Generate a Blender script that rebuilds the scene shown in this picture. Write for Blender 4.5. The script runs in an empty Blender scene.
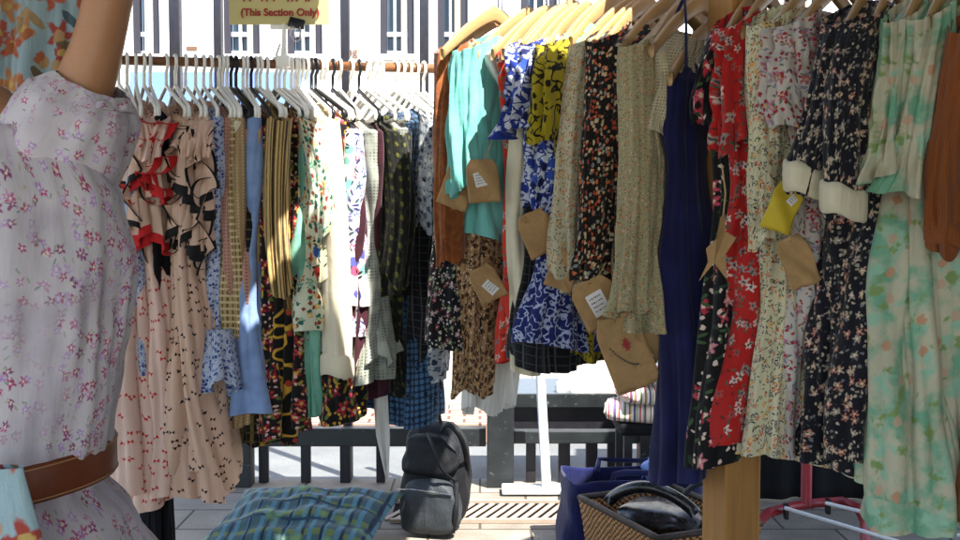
import bpy, math, random
import numpy as np
from mathutils import Vector, Matrix
R = math.radians
scene = bpy.context.scene
COL = scene.collection
rng = np.random.default_rng(7)
random.seed(7)

# ------------------------------------------------------------------ camera
F = 1029.0                       # focal length in pixels of the 960 px photograph
EYE = Vector((0, 0, 1.30)); PITCH = math.atan(55 / F)
cam = bpy.data.objects.new('camera', bpy.data.cameras.new('camera'))
COL.objects.link(cam); scene.camera = cam
cam.location = EYE; cam.rotation_euler = (math.pi / 2 - PITCH, 0, 0)
cam.data.sensor_width = 36; cam.data.lens = F / 960 * 36
cam.data.clip_start = 0.05; cam.data.clip_end = 500

def ray(px, py):
    u, v = (px - 480) / F, (270 - py) / F
    return Vector((u, math.cos(PITCH) + v * math.sin(PITCH), v * math.cos(PITCH) - math.sin(PITCH)))
def P(px, py, D):
    r = ray(px, py); return EYE + r * (D / r.y)
def G(px, py, z=0.0):
    r = ray(px, py); return EYE + r * ((z - EYE.z) / r.z)

# ------------------------------------------------------------------ colour
def lin(h, m=1.0):
    h = h.lstrip('#'); c = [int(h[i:i + 2], 16) / 255 for i in (0, 2, 4)]
    return tuple(min(1, ((x / 12.92) if x < .04045 else ((x + .055) / 1.055) ** 2.4) * m) for x in c) + (1,)

# ------------------------------------------------------------------ node helper
class NT:
    def __init__(s, name):
        s.m = bpy.data.materials.new(name); s.m.use_nodes = True
        s.t = s.m.node_tree; s.bsdf = s.t.nodes['Principled BSDF']
    def n(s, typ, **kw):
        nd = s.t.nodes.new(typ)
        for k, v in kw.items(): setattr(nd, k, v)
        return nd
    def put(s, sock, v):
        if isinstance(v, bpy.types.NodeSocket): s.t.links.new(v, sock)
        else: sock.default_value = v
    def math(s, op, a, b=0.0, c=None):
        nd = s.n('ShaderNodeMath', operation=op); s.put(nd.inputs[0], a); s.put(nd.inputs[1], b)
        if c is not None: s.put(nd.inputs[2], c)
        return nd.outputs[0]
    def vmath(s, op, a, b=None, scale=None):
        nd = s.n('ShaderNodeVectorMath', operation=op); s.put(nd.inputs[0], a)
        if b is not None: s.put(nd.inputs[1], b)
        if scale is not None: s.put(nd.inputs['Scale'], scale)
        return nd.outputs[0]
    def mix(s, f, a, b, mode='MIX'):
        nd = s.n('ShaderNodeMixRGB', blend_type=mode); s.put(nd.inputs[0], f); s.put(nd.inputs[1], a); s.put(nd.inputs[2], b)
        return nd.outputs[0]
    def step(s, x, lo, hi, a=0.0, b=1.0):
        nd = s.n('ShaderNodeMapRange', interpolation_type='SMOOTHSTEP'); s.put(nd.inputs[0], x)
        nd.inputs[1].default_value = lo; nd.inputs[2].default_value = hi; nd.inputs[3].default_value = a; nd.inputs[4].default_value = b
        return nd.outputs[0]
    def noise(s, vec, scale, detail=3, rough=.55):
        nd = s.n('ShaderNodeTexNoise'); s.put(nd.inputs['Vector'], vec); nd.inputs['Scale'].default_value = scale
        nd.inputs['Detail'].default_value = detail; nd.inputs['Roughness'].default_value = rough
        return nd.outputs['Fac'], nd.outputs['Color']
    def sep(s, v):
        nd = s.n('ShaderNodeSeparateXYZ'); s.put(nd.inputs[0], v); return nd.outputs
    def ramp(s, f, cols, constant=True):
        nd = s.n('ShaderNodeValToRGB'); cr = nd.color_ramp; cr.interpolation = 'CONSTANT' if constant else 'LINEAR'
        while len(cr.elements) < len(cols): cr.elements.new(0.5)
        for i, c in enumerate(cols):
            cr.elements[i].position = i / len(cols) if constant else i / max(1, len(cols) - 1); cr.elements[i].color = c
        s.put(nd.inputs[0], f); return nd.outputs[0]
    def cells(s, vec, scale, rnd=1.0, off=0.0):
        v = s.vmath('MULTIPLY_ADD', vec, (scale, scale, scale)); v.node.inputs[2].default_value = (off, off * .7, 0)
        nd = s.n('ShaderNodeTexVoronoi', voronoi_dimensions='2D'); s.put(nd.inputs['Vector'], v)
        nd.inputs['Scale'].default_value = 1; nd.inputs['Randomness'].default_value = rnd
        loc = s.vmath('SUBTRACT', v, nd.outputs['Position'])
        c = s.sep(nd.outputs['Color']); l = s.sep(loc)
        return nd.outputs['Distance'], c, l
MATS = {}
def L_(cols): return [lin(c) if isinstance(c, str) else c for c in cols]

def cloth(name, base, layers=(), rough=.9, weave=900, bump=.25, crease=True, sheen=.15, seed=0.0, transl=0.0, pscale=1.8):
    """woven or printed cloth; uv is in metres, so a print follows the cloth"""
    t = NT(name); uv = t.n('ShaderNodeTexCoord').outputs['UV']
    uv = t.vmath('ADD', uv, (seed * 3.1, seed * 1.7, 0))
    nf, nc = t.noise(uv, 90, 2)
    wob = t.vmath('SUBTRACT', nc, (.5, .5, .5))
    def warped(k):
        v = t.vmath('SCALE', wob, scale=k); return t.vmath('ADD', uv, v)
    col = lin(base) if isinstance(base, str) else base
    for i, L in enumerate(layers):
        k = L[0]; off = i * 3.37 + seed
        if k in ('fl', 'bl', 'leaf', 'bow', 'dot'):
            _, sc, r, p, cols = L[:5]; cols = L_(cols); sc = sc * (pscale if k != 'dot' else 1)
            d, c, l = t.cells(warped(.012 if k in ('bl', 'fl') else .004) if k != 'dot' else uv, sc, 1.0 if k != 'dot' else .0, off)
            gate = t.math('LESS_THAN', c[0], p)
            if k == 'fl':
                ang = t.math('ARCTAN2', l[1], l[0]); a5 = t.math('MULTIPLY_ADD', ang, 5.0, t.math('MULTIPLY', c[1], 6.28))
                edge = t.math('MULTIPLY_ADD', t.math('COSINE', a5), .32 * r, .78 * r)
                mk = t.step(t.math('SUBTRACT', d, edge), -.12, .10, .94, 0)
            elif k == 'leaf':
                th = t.math('MULTIPLY', c[1], 6.28); cs, sn = t.math('COSINE', th), t.math('SINE', th)
                x = t.math('ADD', t.math('MULTIPLY', l[0], cs), t.math('MULTIPLY', l[1], sn))
                y = t.math('SUBTRACT', t.math('MULTIPLY', l[1], cs), t.math('MULTIPLY', l[0], sn))
                e = t.math('ADD', t.math('POWER', t.math('DIVIDE', x, r), 2.0), t.math('POWER', t.math('DIVIDE', y, r * .34), 2.0))
                mk = t.step(e, .8, 1.2, 1, 0)
            elif k == 'bow':
                th = t.math('MULTIPLY_ADD', c[1], 1.6, -.8); cs, sn = t.math('COSINE', th), t.math('SINE', th)
                x = t.math('ABSOLUTE', t.math('ADD', t.math('MULTIPLY', l[0], cs), t.math('MULTIPLY', l[1], sn)))
                y = t.math('ABSOLUTE', t.math('SUBTRACT', t.math('MULTIPLY', l[1], cs), t.math('MULTIPLY', l[0], sn)))
                a = t.step(t.math('SUBTRACT', y, t.math('MULTIPLY_ADD', x, .75, .05 * r)), -.03, .03, 1, 0)
                b = t.step(x, r - .03, r + .03, 1, 0); mk = t.math('MULTIPLY', a, b)
            else:
                mk = t.step(d, r * .75, r * 1.1, 1, 0)
            mk = t.math('MULTIPLY', mk, gate)
            fc = t.ramp(c[2], cols) if len(cols) > 1 else cols[0]
            if k == 'fl' and len(L) > 5:
                fc = t.mix(t.step(d, r * .22, r * .34, 1, 0), fc, lin(L[5]))
            col = t.mix(mk, col, fc)
        elif k == 'stripe':                      # ('stripe', freq per metre, duty, colour, axis)
            x = t.sep(warped(.003))[L[4]]
            f = t.math('FRACT', t.math('MULTIPLY', x, L[1]))
            mk = t.math('MULTIPLY', t.step(f, 0, .06), t.step(f, L[2], L[2] + .06, 1, 0))
            col = t.mix(mk, col, lin(L[3]))
        elif k == 'vein':
            f, _ = t.noise(t.vmath('ADD', uv, (off, off, 0)), L[1], 1.5)
            col = t.mix(t.step(t.math('ABSOLUTE', t.math('SUBTRACT', f, .5)), L[2] * .6, L[2], 1, 0), col, lin(L[3]))
        elif k == 'wash':
            f, _ = t.noise(t.vmath('ADD', uv, (off * 2, off, 0)), L[1], L[5] if len(L) > 5 else 2.5)
            col = t.mix(t.step(f, L[2], L[3]), col, lin(L[4]))
        elif k == 'band':                        # ('band', v0, v1, colour)
            y = t.sep(uv)[1]
            mk = t.math('MULTIPLY', t.step(y, L[1], L[1] + .004), t.step(y, L[2], L[2] + .004, 1, 0))
            col = t.mix(mk, col, lin(L[3]))
    w, _ = t.noise(uv, 9, 4)
    col = t.mix(1.0, col, t.ramp(w, [(.86, .86, .87, 1), (1.08, 1.07, 1.06, 1)], False), 'MULTIPLY')
    t.put(t.bsdf.inputs['Base Color'], col); t.bsdf.inputs['Roughness'].default_value = rough
    t.bsdf.inputs['Specular IOR Level'].default_value = .25
    t.bsdf.inputs['Sheen Weight'].default_value = sheen; t.bsdf.inputs['Sheen Roughness'].default_value = .5
    hv, _ = t.noise(uv, weave, 1)
    h = hv
    if crease:
        cv, _ = t.noise(t.vmath('MULTIPLY', uv, (1, .22, 1)), 38, 3)
        cr, _ = t.noise(uv, 22, 4, .6)
        h = t.math('ADD', t.math('MULTIPLY', hv, .12), t.math('ADD', t.math('MULTIPLY', cv, 1.7), t.math('MULTIPLY', cr, 1.1)))
    b = t.n('ShaderNodeBump'); b.inputs['Strength'].default_value = bump * 2; b.inputs['Distance'].default_value = .006
    t.put(b.inputs['Height'], h); t.put(t.bsdf.inputs['Normal'], b.outputs[0])
    if transl:
        tr = t.n('ShaderNodeBsdfTranslucent'); t.put(tr.inputs[0], col)
        mx = t.n('ShaderNodeMixShader'); mx.inputs[0].default_value = transl
        t.t.links.new(t.bsdf.outputs[0], mx.inputs[1]); t.t.links.new(tr.outputs[0], mx.inputs[2])
        t.t.links.new(mx.outputs[0], t.t.nodes['Material Output'].inputs[0])
    MATS[name] = t.m; return t.m

def solid(name, base, rough=.5, metal=0.0, vary=.12, scale=30, bump=0.0, spec=.5, stretch=(1, 1, 1), dirt=None):
    t = NT(name); o = t.n('ShaderNodeTexCoord').outputs['Object']; o = t.vmath('MULTIPLY', o, stretch)
    f, _ = t.noise(o, scale, 5, .6); c = lin(base) if isinstance(base, str) else base
    col = t.mix(1.0, c, t.ramp(f, [(1 - vary * 2, 1 - vary * 2, 1 - vary * 2, 1), (1 + vary, 1 + vary, 1 + vary, 1)], False), 'MULTIPLY')
    if dirt:
        g, _ = t.noise(o, dirt[0], 4, .65); col = t.mix(t.step(g, dirt[1], dirt[1] + .12), col, lin(dirt[2]))
    t.put(t.bsdf.inputs['Base Color'], col); t.put(t.bsdf.inputs['Roughness'], t.step(f, .2, .8, max(.05, rough - .1), min(1, rough + .1)))
    t.bsdf.inputs['Metallic'].default_value = metal; t.bsdf.inputs['Specular IOR Level'].default_value = spec
    if bump:
        b = t.n('ShaderNodeBump'); b.inputs['Strength'].default_value = bump; b.inputs['Distance'].default_value = .01
        t.put(b.inputs['Height'], f); t.put(t.bsdf.inputs['Normal'], b.outputs[0])
    MATS[name] = t.m; return t.m

# ------------------------------------------------------------------ objects
def tag(o, label=None, cat=None, group=None, kind=None):
    if label: o['label'] = label
    if cat: o['category'] = cat
    if group: o['group'] = group
    if kind: o['kind'] = kind
    return o
def empty(name, loc=(0, 0, 0), rz=0.0):
    o = bpy.data.objects.new(name, None); COL.objects.link(o); o.location = loc; o.rotation_euler = (0, 0, rz)
    o.empty_display_size = .05; return o

class MB:
    """collects verts, faces, uvs and material slots for ONE mesh object"""
    def __init__(s): s.v, s.f, s.uv, s.mi = [], [], [], []
    def face(s, idx, uvs=None, mi=0):
        s.f.append(tuple(idx)); s.uv.append(uvs or [(s.v[i][0] + s.v[i][1] * .37, s.v[i][2] + s.v[i][1] * .61) for i in idx]); s.mi.append(mi)
    def grid(s, A, UV=None, wrap=False, mi=0, flip=False):
        """A: (rows, cols, 3)"""
        A = np.asarray(A, float); n, m = A.shape[:2]; o = len(s.v); s.v.extend(map(tuple, A.reshape(-1, 3)))
        if UV is None:
            du = np.linalg.norm(np.diff(A, axis=1), axis=2).mean(0); dv = np.linalg.norm(np.diff(A, axis=0), axis=2).mean(1)
            U = np.concatenate([[0], np.cumsum(du)]); V = -np.concatenate([[0], np.cumsum(dv)])
            UV = np.stack(np.meshgrid(U, V), -1)
            if wrap: lastu = U[-1] + np.linalg.norm(A[:, 0] - A[:, -1], axis=1).mean()
        elif wrap: lastu = None
        for i in range(n - 1):
            for j in range(m if wrap else m - 1):
                k = (j + 1) % m
                q = [o + i * m + j, o + (i + 1) * m + j, o + (i + 1) * m + k, o + i * m + k]
                if k == 0:
                    e0 = (lastu, UV[i, 0, 1]) if lastu is not None else (UV[i, -1, 0] * 2 - UV[i, -2, 0], UV[i, -1, 1])
                    e1 = (lastu, UV[i + 1, 0, 1]) if lastu is not None else (UV[i + 1, -1, 0] * 2 - UV[i + 1, -2, 0], UV[i + 1, -1, 1])
                else: e0, e1 = tuple(UV[i, k]), tuple(UV[i + 1, k])
                u = [tuple(UV[i, j]), tuple(UV[i + 1, j]), e1, e0]
                if flip: q, u = q[::-1], u[::-1]
                m_i = mi(i, j) if callable(mi) else mi
                s.f.append(tuple(q)); s.uv.append(u); s.mi.append(m_i)
        return o
    def box(s, c, size, rot=None, mi=0, taper=1.0):
        o = len(s.v); h = [x / 2 for x in size]
        for dz in (-1, 1):
            for dx, dy in ((-1, -1), (1, -1), (1, 1), (-1, 1)):
                k = taper if dz > 0 else 1
                p = Vector((dx * h[0] * k, dy * h[1] * k, dz * h[2]))
                if rot is not None: p = rot @ p
                s.v.append(tuple(Vector(c) + p))
        for q in ((3, 2, 1, 0), (4, 5, 6, 7), (0, 1, 5, 4), (1, 2, 6, 5), (2, 3, 7, 6), (3, 0, 4, 7)): s.face([o + i for i in q], mi=mi)
    def tube(s, pts, r, seg=10, cap=True, mi=0, flat=1.0, up=None):
        pts = [Vector(p) for p in pts]; n = len(pts); rs = r if hasattr(r, '__len__') else [r] * n
        rings = []; prev = None
        for i, p in enumerate(pts):
            d = (pts[min(i + 1, n - 1)] - pts[max(i - 1, 0)]).normalized()
            if prev is None:
                a = Vector(up) if up else (Vector((0, 0, 1)) if abs(d.z) < .9 else Vector((1, 0, 0)))
            else: a = prev
            a = (a - d * a.dot(d)).normalized(); b = d.cross(a); prev = a
            rings.append([tuple(p + a * rs[i] * math.cos(2 * math.pi * k / seg) + b * rs[i] * flat * math.sin(2 * math.pi * k / seg)) for k in range(seg)])
        o = s.grid(rings, wrap=True, mi=mi, flip=True)
        if cap:
            s.face([o + k for k in range(seg)][::1], mi=mi); e = o + (n - 1) * seg; s.face([e + k for k in range(seg)][::-1], mi=mi)
    def build(s, name, mats, parent=None, smooth=True, bevel=0.0, loc=None, solid=0.0):
        me = bpy.data.meshes.new(name); me.from_pydata(s.v, [], s.f); me.update()
        l = me.uv_layers.new(name='UVMap'); l.data.foreach_set('uv', np.array([c for u in s.uv for c in u], 'f').ravel())
        for m in (mats if isinstance(mats, (list, tuple)) else [mats]): me.materials.append(MATS[m] if isinstance(m, str) else m)
        me.polygons.foreach_set('material_index', s.mi); me.polygons.foreach_set('use_smooth', [smooth] * len(s.f))
        o = bpy.data.objects.new(name, me); COL.objects.link(o)
        if parent: o.parent = parent
        if loc is not None: o.location = loc
        if bevel:
            b = o.modifiers.new('bevel', 'BEVEL'); b.width = bevel; b.segments = 2; b.limit_method = 'ANGLE'
        if solid:
            b = o.modifiers.new('solid', 'SOLIDIFY'); b.thickness = solid; b.offset = 0
        return o

def copy_tree(o, parent=None):
    c = o.copy(); COL.objects.link(c)
    if parent: c.parent = parent
    for ch in list(o.children): copy_tree(ch, c)
    return c

def prof(pts, x):
    xs = [p[0] for p in pts]; x = np.asarray(x, float)
    def pch(k):                              # smooth interpolation
        ys = np.array([p[k] for p in pts]); i = np.clip(np.searchsorted(xs, x) - 1, 0, len(xs) - 2)
        xa = np.array(xs); tt = np.clip((x - xa[i]) / (xa[i + 1] - xa[i]), 0, 1); tt = tt * tt * (3 - 2 * tt)
        return ys[i] * (1 - tt) + ys[i + 1] * tt
    return [pch(k) for k in range(1, len(pts[0]))]

def fold_field(g, n):
    """cloth folds over (u round the cloth, t down it): round tubes, sharp valleys that wander, merge and fade, plus crumple"""
    c = g.uniform(0, 6.28, 12); k = g.uniform(-2.2, 2.2, 12); n1, n2 = max(3, int(n * 1.45)), max(3, int(n * .95))
    cr = [(int(g.integers(2, 16)), g.uniform(1.5, 9), g.uniform(0, 6.28), g.choice((-1, 1))) for _ in range(9)]
    def f(u, t):
        U = 2 * np.pi * u
        w = .030 * np.sin(U + c[0] + k[0] * t * 1.6) + .020 * np.sin(2 * U + c[1] + k[1] * t * 2) + .012 * np.sin(5 * U + c[2] + k[2] * t * 2.5)
        def tubes(m, i): return 2 * np.abs(np.sin(np.pi * m * (u + w) + c[i] + .5 * k[i] * t)) ** .72 - 1.25
        b = np.clip((t - .15) * 1.6 + .35 * np.sin(U * 2 + c[5]), 0, 1)
        A = (1 - b) * tubes(n1, 3) * .8 + b * tubes(n2, 4) * 1.05
        A = A * (.62 + .38 * np.sin(2 * U + c[6] + 1.7 * t) * np.sin(3 * U + c[7] - 2.2 * t) + .25 * np.sin(U + c[8] + 3 * t))
        fine = .20 * tubes(int(n * 2.6), 9)
        cm = sum(np.sin(a * U + d * bb * t * 2.2 + e) for a, bb, e, d in cr) / 9
        return A + fine + .85 * cm
    return f

def fast_grid(name, A, UV, mat, parent=None, wrap=True):
    """one wrapped sheet of quads, built straight from arrays"""
    n, m = A.shape[:2]; me = bpy.data.meshes.new(name); i, j = np.meshgrid(np.arange(n - 1), np.arange(m if wrap else m - 1), indexing='ij'); i = i.ravel(); j = j.ravel(); k = (j + 1) % m
    q = np.stack([i * m + j, (i + 1) * m + j, (i + 1) * m + k, i * m + k], 1); nf = len(q)
    step = (UV[:, 1:2, 0] - UV[:, 0:1, 0]); ue = np.concatenate([UV, np.stack([UV[:, -1, 0] + step[:, 0], UV[:, -1, 1]], -1)[:, None]], 1)
    uv = np.stack([ue[i, j], ue[i + 1, j], ue[i + 1, j + 1], ue[i, j + 1]], 1)
    me.vertices.add(n * m); me.vertices.foreach_set('co', A.astype('f').ravel()); me.loops.add(nf * 4); me.loops.foreach_set('vertex_index', q.astype('i').ravel())
    me.polygons.add(nf); me.polygons.foreach_set('loop_start', np.arange(0, nf * 4, 4, dtype='i')); me.polygons.foreach_set('loop_total', np.full(nf, 4, 'i'))
    me.update(calc_edges=True); l = me.uv_layers.new(name='UVMap'); l.data.foreach_set('uv', uv.astype('f').ravel()); me.polygons.foreach_set('use_smooth', np.ones(nf, bool))
    me.materials.append(MATS[mat]); me.validate(); o = bpy.data.objects.new(name, me); COL.objects.link(o); o.parent = parent; return o

# ------------------------------------------------------------------ hanging garments
def garment_shell(H, hw, nw, drop, pts, nfold, a0, a1, seed, rows=70, cols=230, hemwave=.016, sway=.0, z0=0.0, fp=1.0):
    """hollow hanging cloth: sloped shoulders, then a profile of half widths; folds deepen downwards.
       local +x is the end of the hanger that faces the stall front"""
    g = np.random.default_rng(int(seed)); th = np.linspace(0, 2 * np.pi, 721)[:-1]
    tot = H - z0
    ks = 1 / 1.25
    ds = np.concatenate([np.linspace((nw / hw) ** 1.25 * drop, drop, 9)[:-1], drop + (tot - drop) * np.linspace(0, 1, rows) ** 1.15])
    FF = fold_field(g, nfold); ph = g.uniform(0, 6.28, 4)
    rowsA, rowsU = [], []
    per = 2.3 * hw + .2
    for d in ds:
        t = max(0, (d - drop) / (tot - drop))
        if d < drop:
            w = hw * (d / drop) ** ks; k = prof(pts, [0])[1][0] * (.45 + .55 * d / drop)
        else:
            w, k = prof(pts, [t]); w, k = float(w[0]), float(k[0])
        ex = .85; x = w * np.sign(np.cos(th)) * abs(np.cos(th)) ** ex; y = k * np.sign(np.sin(th)) * abs(np.sin(th)) ** ex
        seg = np.hypot(np.diff(np.append(x, x[0])), np.diff(np.append(y, y[0]))); s = np.concatenate([[0], np.cumsum(seg)]); s /= s[-1]
        # samples start half way round so the uv seam is at the back
        u = np.linspace(0, 1, cols + 1)[:-1]; uu = (u + .5) % 1.0
        X = np.interp(uu, s, np.append(x, x[0])); Y = np.interp(uu, s, np.append(y, y[0]))
        nx, ny = X / (w * w + 1e-9), Y / (k * k + 1e-9); ln = np.hypot(nx, ny); nx /= ln; ny /= ln
        amp = (a0 + (a1 - a0) * t ** fp) * min(1, .25 + d / (drop * 2))
        fo = FF(uu, t)
        X = X + nx * amp * fo; Y = Y + ny * amp * fo
        Z = H - d + hemwave * t * t * np.sin(2 * np.pi * 3 * uu + ph[0]) + (-.06 * (1 - min(1, d / drop)) * (abs(Y) / (k + 1e-6)) * .3)
        X = X + sway * t + .007 * np.sin(5 * t + ph[3]) * min(1, t * 3); Y = Y + .012 * np.sin(3.3 * t + ph[0]) * t
        rowsA.append(np.stack([X, Y, Z], 1)); rowsU.append(np.stack([u * per, np.full(cols, -d)], 1))
    A_ = np.array(rowsA); U_ = np.array(rowsU); ln_ = np.linalg.norm(np.diff(np.concatenate([A_, A_[:, :1]], 1), axis=1), axis=2).sum(1)
    ln_ = np.convolve(np.pad(ln_, 6, mode='edge'), np.ones(13) / 13, 'valid'); U_[..., 0] = (U_[..., 0] / per - .5) * ln_[:, None] + g.uniform(-9, 9); U_[..., 1] += g.uniform(-9, 9)
    return A_, U_

def sleeve_mesh(mb, side, hw, H, drop, L, r0, r1, lean, seed, flare=None, nf=7, amp=.006, mi=0, fwd=0.0, k=.62, rows=44, cols=84):
    g = np.random.default_rng(int(seed)); ph = g.uniform(0, 6.28, 4); FF = fold_field(g, nf)
    A = []; UV = []
    for i in range(rows):
        t = i / (rows - 1); r = r0 + (r1 - r0) * t ** .9
        if flare and t > flare[0]: r += flare[1] * ((t - flare[0]) / (1 - flare[0])) ** 1.3
        cx = side * (hw - .035 + lean * t + .03 * math.sin(t * math.pi * .6)); cz = H - drop * .72 - L * t; cy = fwd * t + .014 * math.sin(3 * t + ph[0]); cx += .008 * math.sin(6 * t + ph[1]) * t
        th = np.linspace(0, 2 * np.pi, cols + 1)[:-1] + math.pi
        f = 1 + (amp / r0) * 1.9 * (.45 + .75 * t) * FF((th - math.pi) / (2 * np.pi), t) * (1.5 if flare and t > flare[0] else 1.0)
        zt = .03 * (1 - t) ** 3 * np.cos(th) * -side
        A.append(np.stack([cx + r * np.cos(th) * f, cy + k * r * np.sin(th) * f, cz + zt + (.010 * np.sin(2 * th + ph[3]) + .006 * np.sin(5 * th + ph[0])) * t * t - .030 * side * np.cos(th) * t * t], 1))
        UV.append(np.stack([(th - math.pi) * r0 * .9 + .7 * (side + 1), np.full(cols, -L * t - .3)], 1))
    return np.array(A), np.array(UV)

# the two rails
RA, RB = Vector((.717, 1.80)), Vector((-.036, 2.50)); RD = (RB - RA).normalized(); RAX = Vector((-.681, -.732)).normalized()
def right_tip(px):
    u = (px - 480) / F; s = (u * RA.y - RA.x) / (RD.x - u * RD.y); p = RA + RD * s
    return Vector((p.x, p.y, 1.627 + .055 * s)), s
HWR = .20
LA, LB = P(120, 60, 2.78), P(446, 69, 2.95)
ROD_Z = (LA.z + LB.z) / 2; LA.z = LB.z = ROD_Z
def left_hook(px):
    u = (px - 480) / F; d = LB - LA; s = (u * LA.y - LA.x) / (d.x - u * d.y); return LA + d * s

hang_wood, hang_white, hang_black = None, None, None
def make_wood_hanger():
    r = empty('wooden_hanger'); mb = MB(); rings = []
    for i in range(33):
        x = -.2 + .4 * i / 32; a = abs(x) / .2; z = -.125 * a ** 1.25; h = .021 * (1 - .35 * a); w = .0065
        y = .018 * a * a; c = []
        for k in range(12):
            an = 2 * math.pi * k / 12; c.append((x, y + w * math.copysign(abs(math.cos(an)) ** .6, math.cos(an)), z + h * math.copysign(abs(math.sin(an)) ** .6, math.sin(an))))
        rings.append(c)
    o = mb.grid(rings, wrap=True); mb.face([o + k for k in range(12)][::-1]); mb.face([o + 32 * 12 + k for k in range(12)])
    mb.build('hanger_bar', 'hanger wood', r)
    hk = MB(); pts = [(0, 0, .015), (0, 0, .06)] + [(.022 * math.sin(a) * -1 - 0.0, 0, .094 - .022 * math.cos(a) * -1 - .022 + .0) for a in []]
    for i in range(11):
        a = R(-60 + 26 * i); pts.append((-.022 * math.cos(a) * -1 * -1, 0, .095 + .022 * math.sin(a)))
    hk.tube(pts, .0018, 8); hk.build('hook', 'steel', r); return r
def make_plastic_hanger(name, mat):
    r = empty(name); mb = MB(); q = .0056
    arms = [(.19, 0, -.085), (.196, 0, -.075), (.19, 0, -.063), (.1, 0, -.028), (.02, 0, .004), (0, 0, .012), (-.02, 0, .004), (-.1, 0, -.028), (-.19, 0, -.063), (-.196, 0, -.075), (-.19, 0, -.085), (-.1, 0, -.088), (.1, 0, -.088), (.19, 0, -.085)]
    mb.tube(arms, q, 8, cap=False, flat=.9); mb.build('hanger_frame', mat, r)
    hk = MB(); pts = [(0, 0, .008), (0, 0, .05)]
    for i in range(11):
        a = R(-50 + 25 * i); pts.append((.02 * math.cos(a), 0, .075 + .02 * math.sin(a)))
    hk.tube(pts, .0046, 8); hk.build('hook', mat, r); return r

USED = set()
def place_hanger(kind, loc, rz, label, tilt=0):
    global hang_wood, hang_white, hang_black
    first = {'wood': hang_wood, 'white': hang_white, 'black': hang_black}[kind]
    o = first if first.name not in USED else copy_tree(first)
    USED.add(o.name); o.location = loc; o.rotation_euler = (tilt, 0, rz)
    tag(o, label, 'hanger', {'wood': 'wooden hangers on the right rail', 'white': 'white plastic hangers on the left rail', 'black': 'black plastic hangers on the left rail'}[kind])
    return o

SHAPES = {   # (t, half width, half thickness) below the shoulder
    'dress':   [(0, .200, .032), (.14, .195, .040), (.38, .165, .040), (.6, .185, .052), (1, .215, .065)],
    'shirt':   [(0, .205, .032), (.25, .20, .040), (.6, .195, .042), (1, .20, .046)],
    'gathered': [(0, .180, .03), (.13, .188, .034), (.2, .172, .030), (.45, .200, .055), (1, .208, .062)],
    'straight': [(0, .19, .030), (.3, .172, .040), (.6, .19, .055), (1, .235, .078)],
    'bell': [(0, .19, .030), (.2, .16, .036), (.36, .135, .036), (.6, .175, .055), (1, .255, .080)],
    'taper':   [(0, .20, .03), (.3, .17, .04), (.55, .10, .04), (1, .085, .04)],
    'narrow':  [(0, .20, .03), (.2, .13, .032), (1, .085, .03)],
    'slim':    [(0, .195, .025), (.3, .18, .032), (1, .175, .036)],
    'flared':  [(0, .195, .030), (.16, .185, .036), (.36, .150, .036), (.6, .195, .055), (1, .265, .075)],
    'tank':    [(0, .150, .022), (.16, .165, .030), (.34, .135, .028), (.6, .165, .045), (1, .205, .06)],
}
HANGER_Z = dict(wood=.115, plastic=.095)

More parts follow.
